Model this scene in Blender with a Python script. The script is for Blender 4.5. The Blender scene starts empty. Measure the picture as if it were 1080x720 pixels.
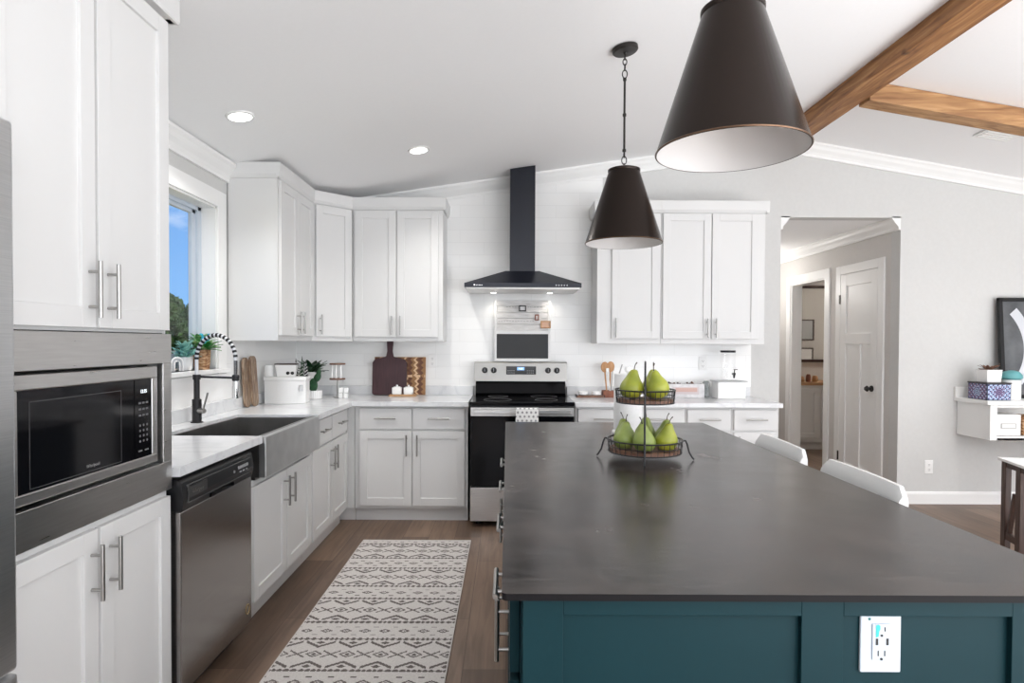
import bpy, bmesh, math, random
from mathutils import Vector, Matrix
random.seed(7)
PI = math.pi
SC = bpy.context.scene
C = SC.collection
R = math.radians

# ------------------------------------------------------------------ camera, world, lights, exposure
CAM_Z = 1.36
cd = bpy.data.cameras.new('camera'); cam = bpy.data.objects.new('camera', cd); C.objects.link(cam)
cd.sensor_fit = 'HORIZONTAL'; cd.sensor_width = 36; cd.lens = 640/1080*36
cd.shift_x = 5/1080; cd.shift_y = 12.2/1080; cd.clip_start = 0.05; cd.clip_end = 300
cam.matrix_world = Matrix.Translation((0, 0, CAM_Z)) @ Matrix.Rotation(R(89.0), 4, 'X') @ Matrix.Rotation(R(0.25), 4, 'Z')
SC.camera = cam
vs = SC.view_settings
vs.view_transform = 'Standard'; vs.look = 'None'; vs.gamma = 1; vs.use_curve_mapping = False
vs.exposure = 0.68
SC.cycles.use_denoising = True
SC.cycles.max_bounces = 12; SC.cycles.diffuse_bounces = 8; SC.cycles.glossy_bounces = 5
SC.cycles.transmission_bounces = 6; SC.cycles.sample_clamp_indirect = 6
SC.cycles.caustics_reflective = False; SC.cycles.caustics_refractive = False

def nodes_world():
    w = bpy.data.worlds.new('sky'); SC.world = w; w.use_nodes = True
    nt = w.node_tree; nt.nodes.clear(); N = nt.nodes.new; L = nt.links.new
    out = N('ShaderNodeOutputWorld'); bg = N('ShaderNodeBackground'); bg.inputs[1].default_value = 1.0
    tc = N('ShaderNodeTexCoord'); sep = N('ShaderNodeSeparateXYZ'); L(tc.outputs['Generated'], sep.inputs[0])
    ramp = N('ShaderNodeValToRGB'); ramp.color_ramp.elements[0].position = 0.0
    ramp.color_ramp.elements[0].color = (0.17, 0.36, 0.64, 1); ramp.color_ramp.elements[1].position = 0.5
    ramp.color_ramp.elements[1].color = (0.03, 0.14, 0.46, 1)
    L(sep.outputs[2], ramp.inputs[0])
    mp = N('ShaderNodeMapping'); mp.inputs['Scale'].default_value = (1.6, 1.6, 4.0); L(tc.outputs['Generated'], mp.inputs[0])
    nz = N('ShaderNodeTexNoise'); nz.inputs['Scale'].default_value = 3.2; nz.inputs['Detail'].default_value = 7; L(mp.outputs[0], nz.inputs[0])
    cr = N('ShaderNodeValToRGB'); cr.color_ramp.elements[0].position = 0.47; cr.color_ramp.elements[1].position = 0.66
    L(nz.outputs[0], cr.inputs[0])
    mx = N('ShaderNodeMixRGB'); L(cr.outputs[0], mx.inputs[0]); L(ramp.outputs[0], mx.inputs[1]); mx.inputs[2].default_value = (0.66, 0.69, 0.74, 1)
    L(mx.outputs[0], bg.inputs[0]); L(bg.outputs[0], out.inputs[0])
nodes_world()

def light(name, kind, loc, rot, energy, color=(1, 1, 1), **kw):
    l = bpy.data.lights.new(name, kind); l.energy = energy; l.color = color
    for k, v in kw.items(): setattr(l, k, v)
    o = bpy.data.objects.new(name, l); C.objects.link(o); o.location = loc; o.rotation_euler = rot
    return o
# sun outdoors, shining on the trees from behind the house
light('sun', 'SUN', (0, 0, 20), (R(48), 0, R(60)), 3.2, (1, 0.95, 0.86), angle=R(1))
# daylight entering through the big windows of the living area (behind the camera and on its right)
light('daylight_rear_window', 'AREA', (0.6, -3.92, 1.45), (R(105), 0, 0), 42, (0.98, 0.99, 1.0), shape='RECTANGLE', size=2.6, size_y=1.9)
light('daylight_rear_glass_door', 'AREA', (4.2, -3.92, 1.3), (R(105), 0, 0), 58, (0.98, 0.99, 1.0), shape='RECTANGLE', size=2.2, size_y=2.1)
light('daylight_side_window', 'AREA', (6.42, -0.6, 1.35), (R(105), 0, R(90)), 22, (0.98, 0.99, 1.0), shape='RECTANGLE', size=2.8, size_y=1.9)
# added unseen uplights brightening the ceiling, standing in for daylight off the floor
light('added_uplight', 'AREA', (3.2, -1.8, 0.06), (R(180), 0, 0), 200, (0.965, 0.98, 1.0), shape='RECTANGLE', size=4.4, size_y=3.2)
light('added_uplight_side', 'AREA', (4.6, 0.7, 0.15), (R(180), 0, 0), 105, (0.965, 0.98, 1.0), shape='RECTANGLE', size=3.0, size_y=2.6)

# ------------------------------------------------------------------ material helpers
MATS = {}
def mat(name, col, rough=0.5, metal=0.0, spec=0.5, **kw):
    if name in MATS: return MATS[name]
    m = bpy.data.materials.new(name); m.use_nodes = True
    b = m.node_tree.nodes['Principled BSDF']
    b.inputs['Base Color'].default_value = (*col, 1); b.inputs['Roughness'].default_value = rough
    b.inputs['Metallic'].default_value = metal; b.inputs['Specular IOR Level'].default_value = spec
    for k, v in kw.items(): b.inputs[k].default_value = v
    MATS[name] = m; m.diffuse_color = (*col, 1)
    return m
def nt_of(m): 
    nt = m.node_tree
    return nt, nt.nodes.new, nt.links.new, nt.nodes['Principled BSDF']
def ramp_node(N, stops):
    r = N('ShaderNodeValToRGB'); e = r.color_ramp.elements
    e[0].position, e[0].color = stops[0][0], (*stops[0][1], 1)
    e[1].position, e[1].color = stops[-1][0], (*stops[-1][1], 1)
    for p, c in stops[1:-1]:
        x = e.new(p); x.color = (*c, 1)
    return r
def noisy(name, stops, scale=(1, 1, 1), nscale=5, detail=6, rough=0.5, metal=0.0, bump=0.0, distort=0.0, spec=0.5, rough_var=None, coord='Object'):
    m = mat(name, stops[0][1], rough, metal, spec)
    nt, N, L, b = nt_of(m)
    tc = N('ShaderNodeTexCoord'); mp = N('ShaderNodeMapping'); mp.inputs['Scale'].default_value = scale
    L(tc.outputs[coord], mp.inputs[0])
    nz = N('ShaderNodeTexNoise'); nz.inputs['Scale'].default_value = nscale; nz.inputs['Detail'].default_value = detail
    nz.inputs['Distortion'].default_value = distort; L(mp.outputs[0], nz.inputs[0])
    r = ramp_node(N, stops); L(nz.outputs[0], r.inputs[0]); L(r.outputs[0], b.inputs['Base Color'])
    if bump:
        bp = N('ShaderNodeBump'); bp.inputs['Strength'].default_value = bump; bp.inputs['Distance'].default_value = 0.002
        L(nz.outputs[0], bp.inputs['Height']); L(bp.outputs[0], b.inputs['Normal'])
    if rough_var:
        mr = N('ShaderNodeMapRange'); mr.inputs[3].default_value, mr.inputs[4].default_value = rough_var
        L(nz.outputs[0], mr.inputs[0]); L(mr.outputs[0], b.inputs['Roughness'])
    return m

M_cab = mat('white_cabinet_paint', (0.69, 0.69, 0.685), 0.38)
M_wall = noisy('grey_wall_paint', [(0.3, (0.60, 0.60, 0.59)), (0.7, (0.62, 0.62, 0.61))], nscale=40, rough=0.8, bump=0.05)
M_ceil = noisy('white_ceiling_paint', [(0.3, (0.89, 0.89, 0.895)), (0.7, (0.90, 0.90, 0.905))], nscale=60, rough=0.85, bump=0.05)
M_trim = mat('white_trim_paint', (0.85, 0.85, 0.84), 0.4)
M_hall = noisy('hall_wall_paint', [(0.3, (0.62, 0.60, 0.58)), (0.7, (0.64, 0.62, 0.60))], nscale=40, rough=0.8)
M_steel = noisy('brushed_stainless', [(0.3, (0.585, 0.57, 0.56)), (0.7, (0.65, 0.64, 0.625))], scale=(1.5, 1.5, 25), nscale=6, rough=0.28, metal=1.0, rough_var=(0.24, 0.36))
M_fridge = noisy('pale_stainless', [(0.3, (0.60, 0.61, 0.62)), (0.7, (0.68, 0.69, 0.70))], scale=(1, 1, 60), nscale=6, rough=0.32, metal=1.0, rough_var=(0.28, 0.38))
M_dsteel = noisy('dark_stainless', [(0.3, (0.30, 0.285, 0.275)), (0.7, (0.36, 0.345, 0.335))], scale=(1, 1, 60), nscale=6, rough=0.25, metal=1.0, rough_var=(0.18, 0.28))
M_sink = noisy('sink_steel', [(0.3, (0.50, 0.50, 0.50)), (0.7, (0.62, 0.62, 0.615))], nscale=9, rough=0.35, metal=1.0, rough_var=(0.28, 0.42))
M_nickel = mat('brushed_nickel', (0.42, 0.41, 0.395), 0.3, 1.0)
M_black = mat('matt_black_metal', (0.022, 0.022, 0.024), 0.42, 0.4)
M_hood = mat('hood_black_enamel', (0.014, 0.016, 0.024), 0.30, 0.3)
M_gloss = mat('black_glass', (0.004, 0.004, 0.005), 0.07, 0.0, 0.22)
M_plastic = mat('black_plastic', (0.008, 0.008, 0.009), 0.3, 0.0, 0.3)
M_white = mat('glazed_white_ceramic', (0.86, 0.86, 0.85), 0.25)
M_chrome = mat('chrome', (0.75, 0.75, 0.76), 0.12, 1.0)
M_plate = mat('white_plastic_cool_shade', (0.54, 0.60, 0.67), 0.45, 0, .3)  # white plastic with cool bluish light painted into its colour
M_grey = mat('grey_marking', (0.45, 0.46, 0.48), 0.5)
M_teal = noisy('teal_cabinet_paint', [(0.3, (0.0062, 0.029, 0.036)), (0.7, (0.0075, 0.033, 0.041))], nscale=3, rough=0.5, spec=.12)
M_bronze = mat('dark_bronze_shade', (0.030, 0.023, 0.020), 0.26, 0.9, .3)
M_dbronze = mat('dark_bronze_fittings', (0.035, 0.032, 0.03), 0.4, 0.7)
M_shade_in = mat('white_shade_lining', (0.70, 0.68, 0.67), 0.5)
M_walnut = noisy('dark_walnut', [(0.3, (0.030, 0.014, 0.010)), (0.7, (0.075, 0.036, 0.024))], scale=(12, 12, 1.2), nscale=5, rough=0.45, distort=0.6)
M_purple = noisy('purpleheart_wood', [(0.3, (0.040, 0.014, 0.018)), (0.7, (0.070, 0.026, 0.032))], scale=(22, 22, 1.5), nscale=5, rough=0.4)
M_olive = noisy('olive_wood', [(0.25, (0.07, 0.035, 0.02)), (0.5, (0.26, 0.17, 0.11)), (0.75, (0.50, 0.39, 0.29))], scale=(10, 10, 1.4), nscale=6, rough=0.5, distort=1.6)
M_oak = noisy('light_oak', [(0.3, (0.36, 0.20, 0.09)), (0.7, (0.52, 0.32, 0.17))], scale=(3, 14, 14), nscale=5, rough=0.5)
M_spoon = noisy('beech_wood', [(0.3, (0.42, 0.21, 0.09)), (0.7, (0.58, 0.33, 0.16))], scale=(8, 8, 2), nscale=5, rough=0.55)
M_copper = noisy('copper_brown', [(0.3, (0.16, 0.045, 0.02)), (0.7, (0.30, 0.10, 0.05))], nscale=18, rough=0.45)
M_shelfwood = noisy('tray_wood', [(0.3, (0.12, 0.055, 0.035)), (0.7, (0.24, 0.13, 0.085))], scale=(4, 18, 4), nscale=5, rough=0.55)
M_leaf = noisy('green_leaf', [(0.35, (0.012, 0.10, 0.02)), (0.5, (0.04, 0.26, 0.05)), (0.62, (0.45, 0.62, 0.30))], nscale=26, rough=0.4)
M_darkleaf = noisy('dark_green_leaf', [(0.3, (0.008, 0.030, 0.012)), (0.7, (0.02, 0.075, 0.028))], nscale=20, rough=0.35)
M_blueleaf = noisy('pale_blue_green_leaf', [(0.3, (0.10, 0.34, 0.30)), (0.7, (0.34, 0.60, 0.52))], nscale=20, rough=0.5)
M_leaf_reflection = mat('turquoise_leaf_reflection', (0.02, 0.36, 0.50), 0.5)
M_cactus = noisy('cactus_skin', [(0.3, (0.008, 0.045, 0.016)), (0.7, (0.02, 0.10, 0.035))], nscale=60, rough=0.6)
M_stem = mat('pear_stem_brown', (0.045, 0.028, 0.018), 0.7)
M_screen = mat('display_blue', (0.02, 0.05, 0.12), 0.2)
MATS['display_blue'].node_tree.nodes['Principled BSDF'].inputs['Emission Color'].default_value = (0.25, 0.5, 1, 1)
MATS['display_blue'].node_tree.nodes['Principled BSDF'].inputs['Emission Strength'].default_value = 0.8
M_digit = mat('display_digits', (0.8, 0.85, 0.9), 0.3)
MATS['display_digits'].node_tree.nodes['Principled BSDF'].inputs['Emission Color'].default_value = (0.85, 0.92, 1, 1)
MATS['display_digits'].node_tree.nodes['Principled BSDF'].inputs['Emission Strength'].default_value = 0.7
M_lens = mat('lit_lens', (1, 1, 1), 0.5)
MATS['lit_lens'].node_tree.nodes['Principled BSDF'].inputs['Emission Color'].default_value = (1, 0.98, 0.94, 1)
MATS['lit_lens'].node_tree.nodes['Principled BSDF'].inputs['Emission Strength'].default_value = 5.0
M_seat = mat('white_leatherette', (0.70, 0.70, 0.695), 0.5, 0, .3)
M_glass = mat('clear_glass', (1, 1, 1), 0.02, 0.0, 0.5, **{'Transmission Weight': 1.0, 'IOR': 1.45})

def glass_thin():
    m = bpy.data.materials.new('window_glass'); m.use_nodes = True
    nt = m.node_tree; nt.nodes.clear(); N = nt.nodes.new; L = nt.links.new
    o = N('ShaderNodeOutputMaterial'); t = N('ShaderNodeBsdfTransparent'); g = N('ShaderNodeBsdfGlossy'); g.inputs['Roughness'].default_value = 0.02
    mx = N('ShaderNodeMixShader'); mx.inputs[0].default_value = 0.04
    L(t.outputs[0], mx.inputs[1]); L(g.outputs[0], mx.inputs[2]); L(mx.outputs[0], o.inputs[0])
    return m
M_pane = glass_thin()

def marble():
    m = mat('white_marble_laminate', (0.84, 0.85, 0.86), 0.18)
    nt, N, L, b = nt_of(m)
    tc = N('ShaderNodeTexCoord'); nz = N('ShaderNodeTexNoise'); nz.inputs['Scale'].default_value = 2.2; nz.inputs['Detail'].default_value = 9
    nz.inputs['Distortion'].default_value = 1.4; L(tc.outputs['Object'], nz.inputs[0])
    r = ramp_node(N, [(0.44, (0.72, 0.73, 0.74)), (0.495, (0.64, 0.65, 0.67)), (0.53, (0.72, 0.73, 0.74))]); L(nz.outputs[0], r.inputs[0])
    L(r.outputs[0], b.inputs['Base Color']); return m
M_marble = marble()

def soapstone():
    m = mat('dark_stone_laminate', (0.09, 0.08, 0.075), 0.38, 0, .62)
    nt, N, L, b = nt_of(m)
    tc = N('ShaderNodeTexCoord')
    nz = N('ShaderNodeTexNoise'); nz.inputs['Scale'].default_value = 4.5; nz.inputs['Detail'].default_value = 10; nz.inputs['Roughness'].default_value = .62; L(tc.outputs['Object'], nz.inputs[0])
    r = ramp_node(N, [(0.34, (0.010, 0.009, 0.009)), (0.66, (0.048, 0.038, 0.034))]); L(nz.outputs[0], r.inputs[0])
    mp = N('ShaderNodeMapping'); mp.inputs['Rotation'].default_value = (0, 0, R(-32)); mp.inputs['Scale'].default_value = (2.2, 12, 1); L(tc.outputs['Object'], mp.inputs[0])
    n2 = N('ShaderNodeTexNoise'); n2.inputs['Scale'].default_value = 5.5; n2.inputs['Detail'].default_value = 10; n2.inputs['Distortion'].default_value = 0.5; L(mp.outputs[0], n2.inputs[0])
    r2 = ramp_node(N, [(0.46, (0, 0, 0)), (0.75, (0.22, 0.22, 0.22))]); L(n2.outputs[0], r2.inputs[0])
    mx = N('ShaderNodeMixRGB'); L(r2.outputs[0], mx.inputs[0]); L(r.outputs[0], mx.inputs[1]); mx.inputs[2].default_value = (0.20, 0.18, 0.17, 1)
    L(mx.outputs[0], b.inputs['Base Color'])
    mr = N('ShaderNodeMapRange'); mr.inputs[3].default_value, mr.inputs[4].default_value = 0.14, 0.34; L(nz.outputs[0], mr.inputs[0]); L(mr.outputs[0], b.inputs['Roughness'])
    return m
M_soap = soapstone()
M_soap_edge = mat('island_edge_black', (0.007, 0.006, 0.007), 0.55, 0, .15)

def floor_mat():
    m = mat('wood_plank_floor', (0.2, 0.12, 0.08), 0.42)
    nt, N, L, b = nt_of(m)
    tc = N('ShaderNodeTexCoord'); sw = N('ShaderNodeMapping'); sw.inputs['Rotation'].default_value = (0, 0, R(90)); L(tc.outputs['Object'], sw.inputs[0])
    br = N('ShaderNodeTexBrick'); br.offset = 0.37; br.inputs['Scale'].default_value = 1.0; br.inputs['Brick Width'].default_value = 1.25; br.inputs['Row Height'].default_value = 0.18
    br.inputs['Mortar Size'].default_value = 0.0012; br.inputs['Mortar Smooth'].default_value = 0.1; br.inputs['Bias'].default_value = 0.0
    br.inputs['Color1'].default_value = (0.0, 0, 0, 1); br.inputs['Color2'].default_value = (1, 1, 1, 1); br.inputs['Mortar'].default_value = (0.2, 0.2, 0.2, 1)
    L(sw.outputs[0], br.inputs[0])
    mp = N('ShaderNodeMapping'); mp.inputs['Scale'].default_value = (14, 0.9, 1); L(tc.outputs['Object'], mp.inputs[0])
    n1 = N('ShaderNodeTexNoise'); n1.inputs['Scale'].default_value = 2.4; n1.inputs['Detail'].default_value = 9; n1.inputs['Distortion'].default_value = 0.8; L(mp.outputs[0], n1.inputs[0])
    n2 = N('ShaderNodeTexNoise'); n2.inputs['Scale'].default_value = 1.7; n2.inputs['Detail'].default_value = 4
    mp2 = N('ShaderNodeMapping'); mp2.inputs['Scale'].default_value = (3, 1, 1); L(tc.outputs['Object'], mp2.inputs[0]); L(mp2.outputs[0], n2.inputs[0])
    a = N('ShaderNodeMath'); a.operation = 'MULTIPLY'; a.inputs[1].default_value = 0.28; L(br.outputs[0], a.inputs[0])
    c1 = N('ShaderNodeMath'); c1.operation = 'MULTIPLY_ADD'; c1.inputs[1].default_value = 0.55; L(n1.outputs[0], c1.inputs[0]); L(a.outputs[0], c1.inputs[2])
    c2 = N('ShaderNodeMath'); c2.operation = 'MULTIPLY_ADD'; c2.inputs[1].default_value = 0.40; L(n2.outputs[0], c2.inputs[0]); L(c1.outputs[0], c2.inputs[2])
    r = ramp_node(N, [(0.32, (0.078, 0.048, 0.031)), (0.6, (0.145, 0.093, 0.063)), (0.88, (0.26, 0.175, 0.122))]); L(c2.outputs[0], r.inputs[0])
    mm = N('ShaderNodeMixRGB'); mm.blend_type = 'MIX'; L(br.outputs['Fac'], mm.inputs[0]); L(r.outputs[0], mm.inputs[1]); mm.inputs[2].default_value = (0.05, 0.028, 0.02, 1)
    L(mm.outputs[0], b.inputs['Base Color'])
    bp = N('ShaderNodeBump'); bp.inputs['Strength'].default_value = 0.12; bp.inputs['Distance'].default_value = 0.002; L(n1.outputs[0], bp.inputs['Height']); L(bp.outputs[0], b.inputs['Normal'])
    return m
M_floor = floor_mat()

def tile_mat(name, rot):
    m = mat(name, (0.80, 0.80, 0.79), 0.22)
    nt, N, L, b = nt_of(m)
    tc = N('ShaderNodeTexCoord'); mp = N('ShaderNodeMapping'); mp.inputs['Rotation'].default_value = rot; L(tc.outputs['Object'], mp.inputs[0])
    br = N('ShaderNodeTexBrick'); br.offset = 0.5; br.inputs['Scale'].default_value = 1.0; br.inputs['Brick Width'].default_value = 0.405; br.inputs['Row Height'].default_value = 0.105
    br.inputs['Mortar Size'].default_value = 0.0016; br.inputs['Mortar Smooth'].default_value = 0.2
    br.inputs['Color1'].default_value = (0.87, 0.87, 0.86, 1); br.inputs['Color2'].default_value = (0.90, 0.90, 0.89, 1); br.inputs['Mortar'].default_value = (0.80, 0.80, 0.79, 1)
    L(mp.outputs[0], br.inputs[0]); L(br.outputs[0], b.inputs['Base Color'])
    bp = N('ShaderNodeBump'); bp.invert = True; bp.inputs['Strength'].default_value = 0.3; bp.inputs['Distance'].default_value = 0.002; L(br.outputs['Fac'], bp.inputs['Height']); L(bp.outputs[0], b.inputs['Normal'])
    return m
M_tile_back = tile_mat('white_subway_tile_back', (R(-90), 0, 0))
M_tile_left = tile_mat('white_subway_tile_left', (R(-90), 0, R(-90)))

def beam_mat(name, scale, warm):
    m = mat(name, (0.4, 0.2, 0.08), 0.55)
    nt, N, L, b = nt_of(m)
    tc = N('ShaderNodeTexCoord'); mp = N('ShaderNodeMapping'); mp.inputs['Scale'].default_value = scale; L(tc.outputs['Object'], mp.inputs[0])
    n1 = N('ShaderNodeTexNoise'); n1.inputs['Scale'].default_value = 3; n1.inputs['Detail'].default_value = 8; n1.inputs['Distortion'].default_value = 1.0; L(mp.outputs[0], n1.inputs[0])
    r = ramp_node(N, warm); L(n1.outputs[0], r.inputs[0])
    vo = N('ShaderNodeTexVoronoi'); vo.inputs['Scale'].default_value = 3.1; L(tc.outputs['Object'], vo.inputs[0])
    rk = ramp_node(N, [(0.0, (1, 1, 1)), (0.09, (0, 0, 0))]); L(vo.outputs['Distance'], rk.inputs[0])
    mx = N('ShaderNodeMixRGB'); L(rk.outputs[0], mx.inputs[0]); L(r.outputs[0], mx.inputs[1]); mx.inputs[2].default_value = (0.05, 0.02, 0.01, 1)
    L(mx.outputs[0], b.inputs['Base Color']); return m
M_beam = beam_mat('stained_pine_ridge', (9, 0.9, 9), [(0.3, (0.15, 0.055, 0.016)), (0.55, (0.33, 0.15, 0.05)), (0.75, (0.48, 0.26, 0.11))])
M_beam2 = beam_mat('stained_pine_rafter', (0.9, 9, 9), [(0.3, (0.22, 0.10, 0.04)), (0.55, (0.42, 0.23, 0.10)), (0.75, (0.56, 0.35, 0.18))])

# ------------------------------------------------------------------ mesh helpers
class MB:
    def __init__(s): s.bm = bmesh.new()
    def box(s, x0, x1, y0, y1, z0, z1, mtx=None):
        v = [s.bm.verts.new(p) for p in ((x0,y0,z0),(x1,y0,z0),(x1,y1,z0),(x0,y1,z0),(x0,y0,z1),(x1,y0,z1),(x1,y1,z1),(x0,y1,z1))]
        for f in ((0,3,2,1),(4,5,6,7),(0,1,5,4),(1,2,6,5),(2,3,7,6),(3,0,4,7)): s.bm.faces.new([v[i] for i in f])
        if mtx: bmesh.ops.transform(s.bm, matrix=mtx, verts=v)
        return s
    def loft(s, rings, cap0=True, cap1=True, closed=True):
        vs_ = [[s.bm.verts.new(p) for p in r] for r in rings]
        n = len(rings[0])
        for a, b in zip(vs_, vs_[1:]):
            for i in range(n if closed else n-1):
                j = (i+1) % n
                try: s.bm.faces.new((a[i], a[j], b[j], b[i]))
                except ValueError: pass
        if cap0: s.bm.faces.new(list(reversed(vs_[0])))
        if cap1: s.bm.faces.new(vs_[-1])
        return vs_
    def cyl(s, p0, p1, r0, r1=None, seg=16, caps=True):
        r1 = r0 if r1 is None else r1
        p0, p1 = Vector(p0), Vector(p1); d = (p1-p0).normalized()
        u = d.cross(Vector((0,0,1)) if abs(d.z) < .9 else Vector((1,0,0))).normalized(); w = d.cross(u)
        rg = [[p + (u*math.cos(2*PI*i/seg) + w*math.sin(2*PI*i/seg))*r for i in range(seg)] for p, r in ((p0,r0),(p1,r1))]
        s.loft(rg, caps, caps); return s
    def tube(s, pts, r, seg=8, closed=False):
        P = [Vector(p) for p in pts]; n = len(P); rings = []
        u = None
        for i, p in enumerate(P):
            if closed: d = (P[(i+1) % n]-P[i-1]).normalized()
            else: d = (P[min(i+1,n-1)]-P[max(i-1,0)]).normalized()
            if u is None: u = d.cross(Vector((0,0,1)) if abs(d.z) < .9 else Vector((1,0,0))).normalized()
            else: u = (u - d*u.dot(d)).normalized()
            w = d.cross(u); rr = r[i] if isinstance(r, (list, tuple)) else r
            rings.append([p + (u*math.cos(2*PI*k/seg) + w*math.sin(2*PI*k/seg))*rr for k in range(seg)])
        if closed:
            rings.append(rings[0]); s.loft(rings, False, False)
            bmesh.ops.remove_doubles(s.bm, verts=s.bm.verts[:], dist=1e-6)
        else: s.loft(rings)
        return s
    def lathe(s, prof, c=(0,0), seg=32, sx=1, sy=1, cap=True):
        rings = [[(c[0]+r*sx*math.cos(2*PI*i/seg), c[1]+r*sy*math.sin(2*PI*i/seg), z) for i in range(seg)] for r, z in prof]
        s.loft(rings, cap and prof[0][0] > 1e-6, cap and prof[-1][0] > 1e-6)
        return s
    def prism(s, poly, z0, z1, mtx=None):
        a = [s.bm.verts.new((x,y,z0)) for x,y in poly]; b = [s.bm.verts.new((x,y,z1)) for x,y in poly]
        s.bm.faces.new(list(reversed(a))); s.bm.faces.new(b); n = len(poly)
        for i in range(n): s.bm.faces.new((a[i], a[(i+1)%n], b[(i+1)%n], b[i]))
        if mtx: bmesh.ops.transform(s.bm, matrix=mtx, verts=a+b)
        return s
    def xprism(s, prof, p0, p1, out):
        """extrude a (offset along out, z) profile from p0 to p1"""
        p0, p1, out = Vector(p0), Vector(p1), Vector(out)
        s.loft([[p + out*a + Vector((0,0,b)) for a, b in prof] for p in (p0, p1)]); return s
    def leaf(s, base, ang, L, w, lift, droop, n=7):
        base = Vector(base); d = Vector((math.cos(ang), math.sin(ang), 0)); sd = Vector((-math.sin(ang), math.cos(ang), 0)); rows = []
        for i in range(n+1):
            t = i/n; p = base + d*(L*t*math.cos(lift*(1-.3*t))) + Vector((0,0,L*(math.sin(lift)*t - droop*t*t)))
            ww = w*math.sin(PI*min(1, .08+.92*t))**.7*(1-.15*t) if t < 1 else .0005
            rows.append((p - sd*ww + Vector((0,0,.12*w)), p, p + sd*ww + Vector((0,0,.12*w))))
        v = [[s.bm.verts.new(q) for q in r] for r in rows]
        for a, b in zip(v, v[1:]):
            s.bm.faces.new((a[0],a[1],b[1],b[0])); s.bm.faces.new((a[1],a[2],b[2],b[1]))
        return s
    def build(s, name, m, parent=None, loc=(0,0,0), rot=(0,0,0), smooth=False, bevel=0, solid=0, fix=True):
        if fix: bmesh.ops.recalc_face_normals(s.bm, faces=s.bm.faces[:])
        me = bpy.data.meshes.new(name); s.bm.to_mesh(me); s.bm.free()
        for x in (m if isinstance(m, (list, tuple)) else [m]): me.materials.append(x)
        o = bpy.data.objects.new(name, me); C.objects.link(o); o.location = loc; o.rotation_euler = rot
        if parent: o.parent = parent
        if smooth:
            me.polygons.foreach_set('use_smooth', [True]*len(me.polygons))
            me.set_sharp_from_angle(angle=R(40)) if hasattr(me, 'set_sharp_from_angle') else None
        if solid:
            md = o.modifiers.new('s', 'SOLIDIFY'); md.thickness = solid; md.offset = 0
        if bevel:
            md = o.modifiers.new('b', 'BEVEL'); md.width = bevel; md.segments = 2; md.limit_method = 'ANGLE'
        return o
def box(*a): return MB().box(*a)
def thing(name, label, cat, loc=(0,0,0), rz=0, group=None):
    o = bpy.data.objects.new(name, None); C.objects.link(o); o.location = loc; o.rotation_euler = (0,0,rz); o.empty_display_size = .1
    return tag(o, label, cat, group)
def tag(o, label, cat, group=None, kind=None):
    o['label'] = label; o['category'] = cat
    if group: o['group'] = group
    if kind: o['kind'] = kind
    return o
def struct(o): o['kind'] = 'structure'; return o
def kids(o): return [c for c in bpy.data.objects if c.parent == o]
def copy_tree(o, parent=None):
    c = o.copy(); C.objects.link(c)
    if parent: c.parent = parent
    for ch in kids(o): copy_tree(ch, c)
    return c
def text(name, s, size, m, parent, loc, rot, depth=0.0004):
    cu = bpy.data.curves.new(name, 'FONT'); cu.body = s; cu.size = size; cu.extrude = depth; cu.align_x = 'CENTER'; cu.align_y = 'CENTER'
    t = bpy.data.objects.new(name, cu); C.objects.link(t)
    me = bpy.data.meshes.new_from_object(t.evaluated_get(bpy.context.evaluated_depsgraph_get()))
    bpy.data.objects.remove(t); me.materials.clear(); me.materials.append(m)
    o = bpy.data.objects.new(name, me); C.objects.link(o); o.location = loc; o.rotation_euler = rot; o.parent = parent
    return o

# ================================================================== ROOM SHELL
XL, YB, XR, YR = -1.80, 5.16, 6.50, -4.0
RX, RZ = 2.31, 3.087; SL, SR = 0.147, 0.172
def ceil_z(x): return RZ - SL*(RX-x) if x < RX else RZ - SR*(x-RX)
struct(box(XL-.15, XR+.15, YR-.15, 9.2, -.12, 0).build('floor', M_floor))
m = MB()
m.prism([(XL-.16, ceil_z(XL-.16)), (RX, RZ), (RX, RZ+.12), (XL-.16, ceil_z(XL-.16)+.12)], -YB-.13, -YR+.16, Matrix.Rotation(R(90), 4, 'X'))
m.prism([(RX, RZ), (XR+.16, ceil_z(XR+.16)), (XR+.16, ceil_z(XR+.16)+.12), (RX, RZ+.12)], -YB-.13, -YR+.16, Matrix.Rotation(R(90), 4, 'X'))
struct(m.build('ceiling', M_ceil))
# walls: left with the sink window opening, back with the hall opening
WY0, WY1, WZ0, WZ1 = 2.78, 3.76, 1.19, 2.19
zl = ceil_z(XL)+.01
m = MB(); m.box(XL-.15, XL, YR, WY0, 0, zl); m.box(XL-.15, XL, WY1, YB+.12, 0, zl); m.box(XL-.15, XL, WY0, WY1, 0, WZ0); m.box(XL-.15, XL, WY0, WY1, WZ1, zl)
struct(m.build('wall_left', M_wall))
HX0, HX1, HZ = 2.315, 3.33, 2.43
m = MB()
def slab(x0, x1, z0):
    xs = [x0] + ([RX] if x0 < RX < x1 else []) + [x1]
    poly = [(x0, z0), (x1, z0)] + [(x, ceil_z(x)+.005) for x in reversed(xs)]
    m.prism(poly, -YB-.12, -YB, Matrix.Rotation(R(90), 4, 'X'))
slab(XL-.1, HX0, 0); slab(HX0, HX1, HZ); slab(HX1, XR+.1, 0)
struct(m.build('wall_back', M_wall))
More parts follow.
